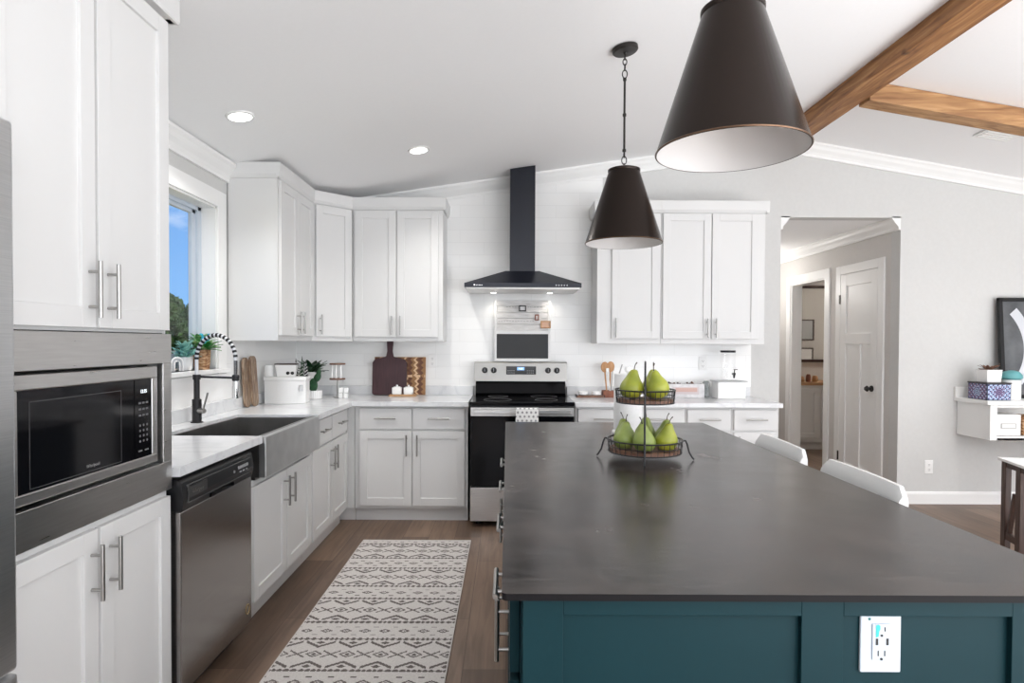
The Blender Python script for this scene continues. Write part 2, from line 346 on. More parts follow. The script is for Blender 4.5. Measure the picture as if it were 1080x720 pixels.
# right wall and rear wall with window openings
m = MB(); zr = ceil_z(XR)+.01
m.box(XR, XR+.12, YR, -2.0, 0, zr); m.box(XR, XR+.12, 0.8, YB+.1, 0, zr); m.box(XR, XR+.12, -2.0, 0.8, 0, .38); m.box(XR, XR+.12, -2.0, .8, 2.32, zr)
struct(m.build('wall_right', M_wall))
m = MB()
def rslab(x0, x1, z0, z1=None):
    xs = [x0] + ([RX] if x0 < RX < x1 else []) + [x1]
    top = [(x, ceil_z(x)+.005) for x in reversed(xs)] if z1 is None else [(x1, z1), (x0, z1)]
    m.prism([(x0, z0), (x1, z0)] + top, -YR, -YR+.12, Matrix.Rotation(R(90), 4, 'X'))
rslab(XL-.1, -.7, 0); rslab(-.7, 1.9, 2.42); rslab(-.7, 1.9, 0, .48); rslab(1.9, 3.1, 0); rslab(3.1, 5.3, 2.38); rslab(3.1, 5.3, 0, .2); rslab(5.3, XR+.1, 0)
struct(m.build('wall_rear', M_wall))
# tile cladding
m = MB(); 
m.prism([(XL+.008, .99), (2.07, .99), (2.07, 1.5), (.80, 1.5), (.80, ceil_z(.80)-.02), (-.60, ceil_z(-.60)-.02), (-.60, 1.5), (XL+.008, 1.5)], -YB, -YB+.008, Matrix.Rotation(R(90), 4, 'X'))
struct(m.build('wall_tile_back', M_tile_back))
m = MB(); m.box(XL, XL+.008, 2.14, 3.872, .99, 1.155); m.box(XL, XL+.008, 3.872, YB-.008, .99, 1.365)
struct(m.build('wall_tile_left', M_tile_left))
# crown mouldings
CP = [(0, 0), (.075, 0), (.075, -.016), (.062, -.030), (.050, -.050), (.030, -.072), (.018, -.090), (.018, -.110), (0, -.110)]
def crown(name, p0, p1, out):
    return struct(MB().xprism(CP, p0, p1, out).build(name, M_trim))
crown('trim_1', (XL, YR, ceil_z(XL)), (XL, 3.9, ceil_z(XL)), (1, 0, 0))
crown('trim_2', (-1.30, YB, ceil_z(-1.30)), (RX, YB, RZ), (0, -1, 0))
crown('trim_3', (RX, YB, RZ), (XR, YB, ceil_z(XR)), (0, -1, 0))
crown('trim_4', (XR, YR, ceil_z(XR)), (XR, YB, ceil_z(XR)), (-1, 0, 0))
# baseboards
BP = [(0, 0), (.016, 0), (.016, .085), (.010, .100), (0, .105)]
def baseb(name, p0, p1, out): return struct(MB().xprism(BP, p0, p1, out).build(name, M_trim))
baseb('baseboard_back', (HX1+.005, YB, 0), (XR, YB, 0), (0, -1, 0))
baseb('baseboard_right', (XR, YR, 0), (XR, YB, 0), (-1, 0, 0))
baseb('baseboard_rear', (XL, YR, 0), (XR, YR, 0), (0, 1, 0))
# rear and side windows (the openings daylight comes through)
for i, (x0, x1, y0, y1, z0, z1) in enumerate(((-.7, 1.9, YR-.10, YR-.06, .48, 2.42), (3.1, 5.3, YR-.10, YR-.06, .2, 2.38), (XR+.05, XR+.09, -2.0, .8, .38, 2.32))):
    fm = MB(); w = .05
    if x1-x0 > .5:
        for a in (x0, (x0+x1)/2-w/2, x1-w): fm.box(a, a+w, y0, y1, z0, z1)
        for c in (z0, z1-w): fm.box(x0, x1, y0, y1, c, c+w)
    else:
        for a in (y0, (y0+y1)/2-w/2, y1-w): fm.box(x0, x1, a, a+w, z0, z1)
        for c in (z0, z1-w): fm.box(x0, x1, y0, y1, c, c+w)
    struct(fm.build('window_%d' % (i+2), M_trim))
# ---- sink window
wn = struct(bpy.data.objects.new('window_1', None)); C.objects.link(wn)
m = MB()   # casing boards on the wall
m.box(XL, XL+.014, WY0-.10, WY0, WZ0-.03, WZ1+.10); m.box(XL, XL+.014, WY1, WY1+.105, WZ0-.03, WZ1+.10); m.box(XL, XL+.014, WY0, WY1, WZ1, WZ1+.10)
m.build('casing', M_trim, wn, bevel=.002)
m = MB()   # jamb lining and vinyl frame
m.box(XL-.15, XL, WY1-.012, WY1, WZ0, WZ1); m.box(XL-.15, XL, WY0, WY0+.012, WZ0, WZ1); m.box(XL-.15, XL, WY0, WY1, WZ1-.012, WZ1)
m.build('window_frame', M_trim, wn)
m = MB(); a, b_ = WY0+.012, WY1-.012
for (e, x0, x1) in ((.045, XL-.13, XL-.085), (.085, XL-.125, XL-.10)):
    m.box(x0, x1, a, a+e, WZ0, WZ1-.012); m.box(x0, x1, b_-e, b_, WZ0, WZ1-.012); m.box(x0, x1, a, b_, WZ0+.012, WZ0+.012+e); m.box(x0, x1, a, b_, WZ1-.012-e*.55, WZ1-.012)
m.build('sash', M_plate, wn, bevel=.003)
box(XL-.117, XL-.113, a+.05, b_-.05, WZ0+.04, WZ1-.03).build('pane', M_pane, wn)
box(XL-.15, XL+.035, WY0-.11, WY1+.115, WZ0-.025, WZ0).build('window_sill', M_trim, wn, bevel=.003)

# ---- hall beyond the opening
m = MB()
m.box(HX1, HX1+.12, YB+.121, 6.355, 0, 2.44); m.box(HX1, HX1+.12, 7.13, 9.0, 0, 2.44); m.box(HX1, HX1+.12, 6.355, 7.13, 2.05, 2.44)
struct(m.build('wall_hall_right', M_hall))
struct(box(HX0-.12, HX0, YB+.121, 9.0, 0, 2.44).build('wall_hall_left', M_hall))
struct(box(HX0-.12, HX1+.12, 9.0, 9.12, 0, 2.44).build('wall_hall_end', M_hall))
struct(box(HX0-.12, 6.3, YB+.121, 9.12, 2.44, 2.52).build('ceiling_hall', M_ceil))
crown('trim_5', (HX1, YB+.0, 2.44), (HX1, 9, 2.44), (-1, 0, 0))
crown('trim_6', (HX0, YB+.0, 2.44), (HX0, 9, 2.44), (1, 0, 0))
# hall door: casing + slab with three panels + knob
dn = struct(bpy.data.objects.new('door_1', None)); C.objects.link(dn)
D0, D1, DZ = 5.44, 6.05, 2.045
m = MB(); m.box(HX1-.018, HX1, D0-.085, D0, 0, DZ+.085); m.box(HX1-.018, HX1, D1, D1+.085, 0, DZ+.085); m.box(HX1-.018, HX1, D0, D1, DZ, DZ+.085)
m.build('casing', M_trim, dn, bevel=.003)
m = MB(); x0, x1 = HX1-.015, HX1-.001
s_ = .10
m.box(x0+.0105, x1, D0+.003, D1-.003, .01, DZ-.003)
for (ya, yb, za, zb) in ((D0+.003, D0+s_, .01, DZ-.003), (D1-s_, D1-.003, .01, DZ-.003), (D0+s_, D1-s_, .01, .20), (D0+s_, D1-s_, 1.36, 1.46), (D0+s_, D1-s_, DZ-.12, DZ-.003), ((D0+D1)/2-.045, (D0+D1)/2+.045, .20, 1.36)):
    m.box(x0-.002, x1-.002, ya, yb, za, zb)
m.build('door_slab', M_trim, dn, bevel=.002)
m = MB(); m.cyl((HX1-.014, D0+.065, .955), (HX1-.026, D0+.065, .955), .028, seg=20); m.cyl((HX1-.026, D0+.065, .955), (HX1-.05, D0+.065, .955), .011); 
m.cyl((HX1-.05, D0+.065, .955), (HX1-.062, D0+.065, .955), .018, .028, seg=20); m.cyl((HX1-.062, D0+.065, .955), (HX1-.080, D0+.065, .955), .028, .016, seg=20)
m.build('door_knob', M_dbronze, dn, smooth=True)
for z in (.25, 1.80): box(HX1-.024, HX1-.012, D1-.006, D1+.012, z-.045, z+.045).build('hinge', M_dbronze, dn)
# bathroom doorway casing, room beyond
m = MB()
m.box(HX1-.016, HX1, 6.265, 6.355, 0, 2.05); m.box(HX1-.016, HX1, 7.13, 7.22, 0, 2.05); m.box(HX1-.016, HX1, 6.265, 7.22, 2.05, 2.14)
m.box(HX1, HX1+.12, 6.355, 6.37, 0, 2.05); m.box(HX1, HX1+.12, 7.115, 7.13, 0, 2.05); m.box(HX1, HX1+.12, 6.37, 7.115, 2.035, 2.05)
struct(m.build('trim_7', M_trim))
struct(box(3.45, 6.3, 8.3, 8.42, 0, 2.44).build('wall_bath_back', M_hall))
struct(box(3.45, 6.3, 5.9, 6.0, 0, 2.44).build('wall_bath_front', M_hall))
struct(box(6.2, 6.3, 6.0, 8.3, 0, 2.44).build('wall_bath_right', M_hall))
t = thing('bathroom_vanity', 'white bathroom vanity with wood-edged top seen through hall doorway', 'vanity', (3.46, 7.75, 0))
box(0, 1.5, 0, .53, .10, .83).build('body', M_cab, t)
box(0, 1.5, .05, .53, 0, .10).build('toe_kick', M_cab, t)
m = MB()
for k in range(2):
    xa = .06+k*.5; xb = xa+.46
    q = MB(); q.box(xa+.01, xb-.01, -.010, -.001, .17, .78)
    for e in ((xa, xa+.058, .16, .79), (xb-.058, xb, .16, .79), (xa+.058, xb-.058, .16, .218), (xa+.058, xb-.058, .732, .79)): q.box(e[0], e[1], -.02, -.001, e[2], e[3])
    q.build('door', M_cab, t, bevel=.0015)
box(0, 1.53, -.03, .53, .831, .868).build('vanity_top', M_oak, t)
t = thing('vanity_mirror', 'dark framed mirror above the bathroom vanity', 'mirror', (4.1, 8.28, 1.63))
m = MB()
for q in ((-.6, -.565, -.52, .52), (.565, .6, -.52, .52), (-.6, .6, -.52, -.485), (-.6, .6, .485, .52)): m.box(q[0], q[1], -.02, .015, q[2], q[3])
m.build('mirror_frame', M_walnut, t)
box(-.56, .56, -.004, .01, -.48, .48).build('mirror_glass', mat('mirror_silver', (.62, .60, .57), .03, 1.0), t)
for k, (x, z, w, h) in enumerate(((5.15, 1.60, .34, .36), (5.1, 1.16, .42, .26))):
    t = thing('picture_frame', ['framed print, upper of two reflected in bathroom mirror', 'black framed print, lower of two reflected in bathroom mirror'][k], 'picture', (x, 6.012, z))
    m = MB()
    for q in ((-w/2, -w/2+.02, -h/2, h/2), (w/2-.02, w/2, -h/2, h/2), (-w/2, w/2, -h/2, -h/2+.02), (-w/2, w/2, h/2-.02, h/2)): m.box(q[0], q[1], -.005, .015, q[2], q[3])
    m.build('frame', M_walnut, t); box(-w/2+.018, w/2-.018, -.005, .004, -h/2+.018, h/2-.018).build('print', M_ceil if k else M_grey, t)
for k, (x, y, r, h) in enumerate(((3.72, 7.82, .035, .09), (3.80, 7.84, .04, .07), (3.885, 7.82, .032, .10), (3.975, 7.83, .038, .08))):
    o = MB().lathe([(r*.8, 0), (r, h*.3), (r*.9, h*.8), (r*.6, h), (0.001, h)], seg=16).build('jar', M_copper if k % 2 == 0 else M_spoon, loc=(x, y, .869), smooth=True)
    tag(o, ['brown jar at left end of bathroom vanity', 'low tan jar second on bathroom vanity', 'tall brown jar third on bathroom vanity', 'tan jar at right on bathroom vanity'][k], 'jar', 'jars on the bathroom vanity')
light('bathroom_light', 'POINT', (5.9, 7.6, 2.3), (0, 0, 0), 26, (1, .95, .88), shadow_soft_size=.05)
light('hall_fill', 'POINT', (2.75, 7.2, 2.0), (0, 0, 0), 9, (1, .97, .93), shadow_soft_size=.1)  # added lamp without a fixture, brightens the hall

# ---- ridge beam and rafter beam
o = box(2.187, 2.354, YR+.01, YB-.01, 2.967, 3.10).build('ridge_beam', M_beam, bevel=.004); tag(o, 'long orange-brown timber beam running along the ceiling ridge', 'beam')
m = MB(); m.xprism([(0, 0), (.125, 0), (.125, -.125), (0, -.125)], (2.357, 3.985, ceil_z(2.357)-.003), (6.45, 3.985, ceil_z(6.45)-.003), (0, 1, 0))
o = m.build('rafter_beam', M_beam2, bevel=.004); tag(o, 'shorter timber beam branching right from the ridge beam', 'beam')
# ceiling vent near the rafter
z = ceil_z(3.55)
t = thing('ceiling_vent', 'white square air vent on the ceiling below the rafter beam', 'vent', (3.53, 4.38, ceil_z(3.53)-.008)); t.rotation_euler = (0, math.atan(SR), 0)
m = MB(); m.box(-.125, .125, -.10, .10, -.006, .004); m.build('frame', M_trim, t, bevel=.002)
for k in range(6): box(-.105, .105, -.09+k*.032, -.072+k*.032, -.012, -.006).build('slat', M_trim, t)

# ================================================================== CABINETS
def shaker(x0, x1, z0, z1, y=-.02, rail=.058):
    m = MB(); m.box(x0+.01, x1-.01, y+.010, y+.019, z0+.01, z1-.01)
    m.box(x0, x0+rail, y, y+.019, z0, z1); m.box(x1-rail, x1, y, y+.019, z0, z1)
    m.box(x0+rail, x1-rail, y, y+.019, z0, z0+rail); m.box(x0+rail, x1-rail, y, y+.019, z1-rail, z1); return m
def pull(parent, x, z, L=.16, vertical=True, y=-.02, mt=None, posts=2):
    m = MB(); h = L/2; off = y-.032
    e = Vector((0, 0, h)) if vertical else Vector((h, 0, 0)); c = Vector((x, off, z))
    m.cyl(c-e, c+e, .006, seg=12)
    for s in (-.62, .62): 
        p = c + e*s; m.cyl(p, (p.x, y+.0005, p.z), .0045, seg=10)
    return m.build('handle', mt or M_nickel, parent, smooth=True)
def door(t, x0, x1, z0, z1, hx, hz, mt=M_cab, L=.16):
    d = shaker(x0, x1, z0, z1).build('door', mt, t, bevel=.0012); pull(d, hx, hz, L); return d
def drawer(t, x0, x1, z0, z1, mt=M_cab, L=.16):
    d = box(x0, x1, -.02, -.001, z0, z1).build('drawer', mt, t, bevel=.0015); pull(d, (x0+x1)/2, (z0+z1)/2+.005, L, False); return d
def cabinet(name, label, loc, rz, w, depth, z0, z1, toe=True, group=None):
    t = thing(name, label, 'cabinet', loc, rz, group)
    box(0, w, 0, depth, z0, z1).build('body', M_cab, t, bevel=.001)
    if toe: box(0, w, .045, depth, 0, z0-.0005).build('toe_kick', M_cab, t)
    return t
W90 = R(90)
# pantry tower: lower doors, microwave bay, upper doors
PY0, PX = 1.37, -1.20
t = thing('tall_cabinet', 'tall white cabinet tower around the built-in microwave beside refrigerator', 'cabinet', (PX, PY0, 0), W90)
m = MB(); m.box(0, .76, 0, .595, .10, .838); m.box(0, .76, 0, .592, 1.387, 2.472); m.box(0, .018, .001, .595, .838, 1.387); m.box(.742, .76, .001, .595, .838, 1.387)
m.build('body', M_cab, t)
box(0, .76, .045, .595, 0, .0995).build('toe_kick', M_cab, t)
door(t, .008, .374, .12, .818, .345, .70); door(t, .386, .752, .12, .818, .425, .70)
door(t, .008, .374, 1.397, 2.462, .345, 1.505, L=.16); door(t, .386, .752, 1.397, 2.462, .425, 1.505, L=.16)
m = MB(); m.xprism([(0, 0), (.030, 0), (.034, .006), (.034, .085), (0, .085)], (-.02, -.001, 2.478), (.80, -.001, 2.478), (0, -1, 0))
m.xprism([(0, 0), (.030, 0), (.034, .006), (.034, .085), (0, .085)], (.761, -.02, 2.478), (.761, .20, 2.478), (1, 0, 0))
cr = m.build('crown_moulding', M_cab, t)
# trim pieces above tower run up to the sloping ceiling; clip the crown below it
for v in cr.data.vertices:
    wx = PX - v.co.y
    v.co.z = min(v.co.z, ceil_z(wx)-.002)
# microwave (local frame of the tower: x along the wall, y into the wall)
t = thing('microwave', 'built-in stainless microwave with black glass door inside the white tower', 'microwave', (PX, PY0, 0), W90)
m = MB(); y0, y1 = -.022, -.002
m.box(.002, .758, y0, y1, .842, .942); m.box(.002, .758, y0, y1, 1.284, 1.384); m.box(.002, .055, y0, y1, .942, 1.284); m.box(.707, .758, y0, y1, .942, 1.284)
m.build('trim_frame', M_steel, t, bevel=.0015)
box(.06, .70, .03, .45, .95, 1.278).build('oven_box', M_plastic, t)
m = MB(); fy0, fy1 = -.012, .028
m.box(.062, .69, fy0, fy1, .952, .980); m.box(.062, .69, fy0, fy1, 1.236, 1.275); m.box(.062, .10, fy0, fy1, .980, 1.236); m.box(.660, .69, fy0, fy1, .980, 1.236)
m.build('door_frame', M_steel, t, bevel=.003)
g = box(.10, .565, fy0+.004, fy1, .980, 1.236).build('door_glass', M_gloss, t)
m = MB(); 
for q in ((.14, .50, .986, .988), (.14, .50, 1.205, 1.207), (.14, .142, .986, 1.207), (.50, .502, .986, 1.207)): m.box(q[0], q[1], fy0+.0035, fy0+.0045, q[2], q[3])
m.build('window_border', mat('dark_grey_print', (.06, .06, .062), .4), g)
text('logo', 'Whirlpool', .0135, M_chrome, g, (.372, fy0+.0035, 1.002), (W90, 0, 0))
cp = box(.568, .660, fy0+.003, fy1, .980, 1.236).build('control_panel', M_gloss, t)
text('display', '12:35', .016, M_digit, cp, (.615, fy0+.0025, 1.195), (W90, 0, 0))
M_btn = mat('button_grey', (.13, .13, .135), .5)
for r_ in range(4):
    for c_ in range(3): MB().cyl((.595+c_*.019, fy0+.003, 1.085-r_*.017), (.595+c_*.019, fy0+.0022, 1.085-r_*.017), .0042, seg=10).build('button', M_btn, cp)
for r_ in range(3):
    for c_ in range(3): box(.588+c_*.019, .601+c_*.019, fy0+.0022, fy0+.003, 1.115+r_*.02, 1.121+r_*.02).build('button', M_btn, cp)
for c_ in range(2): box(.586+c_*.034, .606+c_*.034, fy0+.0022, fy0+.003, 1.0, 1.005).build('button', M_btn, cp)

# refrigerator
t = thing('refrigerator', 'stainless refrigerator, only its right edge in view at far left', 'refrigerator', (-1.155, .45, 0), W90)
box(0, .91, .002, .63, .03, 1.80).build('body', mat('grey_cabinet_metal', (.12, .12, .125), .4, .6), t)
for (a, b_, z0, z1) in ((.002, .453, .62, 1.845), (.457, .908, .62, 1.845), (.002, .908, .06, .612)):
    d = box(a, b_, -.055, 0, z0, z1).build('door' if z0 > .1 else 'freezer_drawer', M_fridge, t, bevel=.008)
    m = MB()
    if z0 > .1:
        hx = .42 if a < .1 else .49; m.cyl((hx, -.10, .80), (hx, -.10, 1.55), .011); m.cyl((hx, -.10, .84), (hx, -.054, .84), .008); m.cyl((hx, -.10, 1.51), (hx, -.054, 1.51), .008)
    else:
        m.cyl((.12, -.10, .54), (.79, -.10, .54), .011); m.cyl((.16, -.10, .54), (.16, -.054, .54), .008); m.cyl((.75, -.10, .54), (.75, -.054, .54), .008)
    m.build('handle', M_steel, d, smooth=True)
for (a, b_) in ((.04, .04), (.84, .04), (.04, .56), (.84, .56)): box(a, a+.03, b_, b_+.03, 0, .031).build('foot', M_plastic, t)

# dishwasher
t = thing('dishwasher', 'dark stainless dishwasher with black control strip under the left counter', 'dishwasher', (-1.21, 2.14, 0), W90)
box(.0, .59, .002, .56, .10, .862).build('body', M_plastic, t)
box(.0, .595, -.055, 0, .095, .752).build('door', M_dsteel, t, bevel=.004)
m = MB(); m.loft([[(x, -.058, .754), (x, -.066, .80), (x, -.058, .855), (x, -.04, .868), (x, 0, .868), (x, 0, .754)] for x in (0, .595)])
p = m.build('control_panel', M_plastic, t, bevel=.002)
box(.03, .17, -.0665, -.060, .795, .835).build('badge_plate', mat('dark_badge', (.03, .03, .03), .3), p)
text('logo', 'Whirlpool', .020, M_chrome, p, (.10, -.0675, .812), (W90, 0, 0))
m = MB(); m.box(.03, .032, -.068, -.06, .78, .842); m.box(.03, .56, -.068, -.06, .842, .844); m.box(.03, .56, -.068, -.06, .778, .780); m.build('outline', mat('dim_grey', (.16, .16, .16), .3, .5), p)
M_btn2 = mat('button_print', (.30, .30, .31), .5)
for k in range(5): box(.44+k*.02, .453+k*.02, -.068, -.062, .814, .826).build('button', M_btn2, p)
for k in range(3): box(.45+k*.03, .466+k*.03, -.068, -.062, .798, .804).build('button', M_btn2, p)
MB().cyl((.40, -.068, .812), (.40, -.062, .812), .006, seg=12).build('button', M_btn2, p)
box(.20, .395, -.0675, -.056, .757, .772).build('pocket_handle', M_gloss, p)
box(.0, .595, .03, .05, .0, .095).build('kick_plate', M_plastic, t)
m = MB(); m.tube([(.55+.017*math.cos(a*PI/8), -.0565, .165+.022*math.sin(a*PI/8)) for a in range(16)], .0016, 6, True); m.build('sticker_ring', mat('brass', (.55, .40, .2), .4, .8), t)

# sink base, drawer base, corner base on the left run
t = cabinet('sink_base_cabinet', 'white double-door base cabinet below the apron sink', (-1.21, 2.80, 0), W90, .895, .585, .10, .70)
door(t, .045, .468, .125, .672, .430, .565); door(t, .476, .880, .125, .672, .515, .565)
t = cabinet('drawer_base_cabinet', 'white base cabinet with two drawers right of the sink', (-1.21, 3.70, 0), W90, .845, .585, .10, .878)
door(t, .015, .415, .125, .682, .385, .575); door(t, .425, .825, .125, .682, .455, .575)
drawer(t, .015, .415, .70, .860); drawer(t, .425, .825, .70, .860)
t = cabinet('corner_base_cabinet', 'blind white corner base cabinet joining the two counter runs', (-1.793, 4.575, 0), 0, .64, .575, .10, .878)
# back run left of range
t = cabinet('base_cabinet', 'white two-drawer base cabinet on back wall, left of range', (-1.148, 4.575, 0), 0, .853, .575, .10, .878, group=None)
door(t, .040, .430, .125, .690, .395, .585); door(t, .440, .830, .125, .690, .475, .585)
drawer(t, .040, .430, .705, .860); drawer(t, .440, .830, .705, .860)
# back run right of range
t = cabinet('base_cabinet', 'white two-drawer base cabinet on back wall, right of range', (.515, 4.575, 0), 0, .828, .575, .10, .878)
door(t, .020, .405, .125, .690, .375, .585); door(t, .425, .810, .125, .690, .455, .585)
drawer(t, .020, .405, .705, .860); drawer(t, .425, .810, .705, .860)
for k, lab in enumerate(('narrow one-drawer white base cabinet, middle of right back run', 'narrow one-drawer white base cabinet at right end of back run')):
    t = cabinet('base_cabinet', lab, (1.345+k*.35, 4.575, 0), 0, .348, .575, .10, .878)
    door(t, .015, .333, .125, .690, .305 if k == 0 else .045, .585); drawer(t, .015, .333, .705, .860)
# worktops
CT0, CT1 = .880, .914
m = MB()
m.box(-1.793, -1.155, 2.136, 2.858, CT0, CT1); m.box(-1.793, -1.645, 2.858, 3.695, CT0, CT1); m.box(-1.793, -1.155, 3.695, 5.151, CT0, CT1); m.box(-1.155, -.288, 4.515, 5.151, CT0, CT1)
o = m.build('worktop', M_marble, bevel=.0); 
m = MB(); m.box(-1.792, -1.772, 2.136, 5.13, CT1, .990); m.box(-1.792, -.288, 5.131, 5.151, CT1, .990)
m.build('upstand', M_marble, o, bevel=.002)
tag(o, 'L-shaped white marble-look worktop along the left and back walls', 'countertop')
o = box(.508, 2.06, 4.515, 5.151, CT0, CT1).build('worktop', M_marble, bevel=.003)
box(.508, 2.06, 5.131, 5.151, CT1, .990).build('upstand', M_marble, o, bevel=.002)
tag(o, 'straight white marble-look worktop right of the range', 'countertop')

# upper cabinets
UZ0, UZ1 = 1.365, 2.415
def crown_run(t, pts, outs, z0=2.405, h=.095):
    m = MB()
    for (p0, p1, out) in pts:
        m.xprism([(0, 0), (.010, 0), (.022, h*.25), (.026, h), (0, h)], (p0[0], p0[1], z0), (p1[0], p1[1], z0), out)
    return m.build('crown_moulding', M_cab, t)
t = thing('wall_cabinet', 'white two-door upper cabinet on left wall by the window', 'cabinet', (-1.475, 3.90, 0), W90)
box(0, .688, 0, .318, UZ0, UZ1).build('body', M_cab, t, bevel=.001)
door(t, .015, .335, 1.40, 2.395, .305, 1.49, L=.15); door(t, .343, .663, 1.40, 2.395, .373, 1.49, L=.15)
crown_run(t, [((-.025, -.001), (.69, -.001), (0, -1, 0)), ((-.001, -.022), (-.001, .318), (-1, 0, 0))], None)
# diagonal corner
t = thing('corner_wall_cabinet', 'diagonal white corner upper cabinet with a single door', 'cabinet', (-1.475, 4.592, 0), R(45))
rot = Matrix.Rotation(-R(45), 4, 'Z')
poly = [Vector((0, 0, 0)), Vector((.24, .24, 0)), Vector((.24, .558, 0)), Vector((-.318, .558, 0)), Vector((-.318, 0, 0))]
pl = [(rot @ p).to_2d() for p in poly]
MB().prism([(p.x, p.y) for p in pl], UZ0, UZ1).build('body', M_cab, t)
dw = .24*math.sqrt(2)
door(t, .022, dw-.015, 1.40, 2.395, .052, 1.49, L=.15)
crown_run(t, [((-.006, -.001), (dw+.006, -.001), (0, -1, 0))], None)
t = thing('wall_cabinet', 'white two-door upper cabinet left of the range hood', 'cabinet', (-1.229, 4.832, 0), 0)
box(0, .716, 0, .318, UZ0, UZ1).build('body', M_cab, t, bevel=.001)
door(t, .020, .345, 1.40, 2.395, .315, 1.49, L=.15); door(t, .353, .680, 1.40, 2.395, .383, 1.49, L=.15)
crown_run(t, [((-.004, -.001), (.740, -.001), (0, -1, 0)), ((.717, -.022), (.717, .318), (1, 0, 0))], None)
t = thing('wall_cabinet', 'white single-door upper cabinet between hood and end cabinet', 'cabinet', (.712, 4.832, 0), 0)
box(0, .505, 0, .318, UZ0-.01, UZ1).build('body', M_cab, t, bevel=.001)
door(t, .115, .490, 1.395, 2.385, .145, 1.48, L=.15)
crown_run(t, [((-.022, -.001), (.506, -.001), (0, -1, 0)), ((-.001, -.022), (-.001, .318), (-1, 0, 0))], None, z0=2.39)
t = thing('wall_cabinet', 'white two-door upper cabinet at right end beside the hall', 'cabinet', (1.219, 4.832, 0), 0)
box(0, .825, 0, .318, UZ0-.01, UZ1).build('body', M_cab, t, bevel=.001)
door(t, .012, .392, 1.395, 2.385, .362, 1.48, L=.15); door(t, .400, .770, 1.395, 2.385, .430, 1.48, L=.15)
crown_run(t, [((0, -.001), (.850, -.001), (0, -1, 0)), ((.826, -.022), (.826, .318), (1, 0, 0))], None, z0=2.39)

# ================================================================== SINK + FAUCET
t = thing('apron_sink', 'stainless farmhouse apron sink set in the left counter', 'sink', (-1.14, 2.862, 0), W90)
L_ = .829
box(0, L_, 0, .034, .715, .908).build('apron', M_sink, t, bevel=.003)
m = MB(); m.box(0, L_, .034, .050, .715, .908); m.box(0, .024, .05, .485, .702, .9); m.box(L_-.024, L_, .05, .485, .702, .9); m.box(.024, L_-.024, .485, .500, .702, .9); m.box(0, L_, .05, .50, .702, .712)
m.build('basin', noisy('sink_steel_shaded', [(0.3, (0.22, 0.215, 0.21)), (0.7, (0.28, 0.275, 0.27))], nscale=9, rough=.35, metal=1.0), t)  # sink steel darkened to paint the shade inside the basin
m = MB(); m.cyl((.41, .28, .7125), (.41, .28, .716), .045, seg=24); m.build('drain', M_chrome, t)
FX, FY = -1.70, 3.32
t = thing('kitchen_faucet', 'black spring-neck kitchen faucet behind the sink', 'faucet', (FX, FY, CT1+.001))
m = MB(); m.lathe([(.032, 0), (.032, .004), (.024, .006), (.024, .125), (.020, .128), (.0155, .13), (.0155, .245)]); m.build('body', M_black, t, smooth=True)
m = MB(); m.lathe([(.020, .235), (.020, .262), (.001, .262)]); m.cyl((0, 0, .25), (.215, -.01, .245), .006); m.build('support_arm', M_black, t, smooth=True)
arc = []
for k in range(33):
    a = PI - PI*k/32; arc.append((.109+.109*math.cos(a), 0-.01*k/32, .345+.133*math.sin(a)))
arc = [(0, 0, .262), (0, 0, .30)] + arc + [(.218, -.01, .30), (.218, -.01, .255)]
MB().tube(arc, .0095, 10).build('hose', mat('white_hose', (.72, .73, .75), .3), t, smooth=True)
m = MB(); Pc = [Vector(p) for p in arc[2:-2]]
for k in range(0, 31, 2):
    m.cyl(Pc[k], Pc[k+1], .0115, seg=14)
m.build('spring_coil', M_black, t, smooth=True)
m = MB(); m.cyl((0, 0, .262), (0, 0, .335), .0085); m.build('lower_sleeve', M_chrome, t, smooth=True)
m = MB(); m.cyl((.218, -.01, .34), (.218, -.01, .262), .0095); m.lathe([(.014, .228), (.019, .232), (.019, .258), (.012, .264)], c=(.218, -.01)); m.build('hose_end', M_black, t, smooth=True)
m = MB(); m.lathe([(.0175, .135), (.0185, .145), (.0165, .228)], c=(.218, -.01)); m.box(.199, .207, -.014, -.006, .15, .20); m.build('spray_head', M_chrome, t, smooth=True)
m = MB(); m.cyl((.01, -.005, .065), (.055, -.028, .065), .015, .013, seg=14); m.cyl((.045, -.022, .07), (.075, -.03, .165), .0045, .0055, seg=10); m.build('lever', M_nickel, t, smooth=True)

# ================================================================== RANGE
RX0, RY0, RW = -.272, 4.44, .768
t = thing('range', 'stainless electric range with black glass oven door on back wall', 'stove', (RX0, RY0, 0))
box(.004, RW-.004, .045, .70, .035, .895).build('body', mat('range_side', (.05, .05, .052), .4, .3), t)
for (a, b_) in ((.06, .10), (.68, .10), (.06, .62), (.68, .62)): MB().cyl((a, b_, 0), (a, b_, .035), .018).build('foot', M_plastic, t)
m = MB(); m.box(0, RW, -.005, .66, .897, .925); ct = m.build('cooktop', M_gloss, t, bevel=.006)
m = MB()
for (x, y, r) in ((.20, .17, .105), (.57, .17, .085), (.20, .46, .08), (.57, .46, .105)):
    m.tube([(x+r*math.cos(a*PI/16), y+r*math.sin(a*PI/16), .9253) for a in range(32)], .0012, 4, True)
m.build('burner_ring', mat('burner_print', (.09,.09,.095), .4), ct)
od = MB(); od.box(.003, RW-.003, 0, .043, .300, .885); od = od.build('oven_door', M_gloss, t, bevel=.003)
box(.006, RW-.006, -.004, 0, .820, .883).build('top_strip', M_steel, od, bevel=.001)
m = MB(); m.box(.03, RW-.03, -.052, -.036, .842, .872); m.box(.05, .075, -.036, -.004, .847, .867); m.box(RW-.075, RW-.05, -.036, -.004, .847, .867)
m.build('oven_handle', M_steel, od, bevel=.004)
box(.003, RW-.003, 0, .043, .045, .293).build('storage_drawer', M_steel, t, bevel=.003)
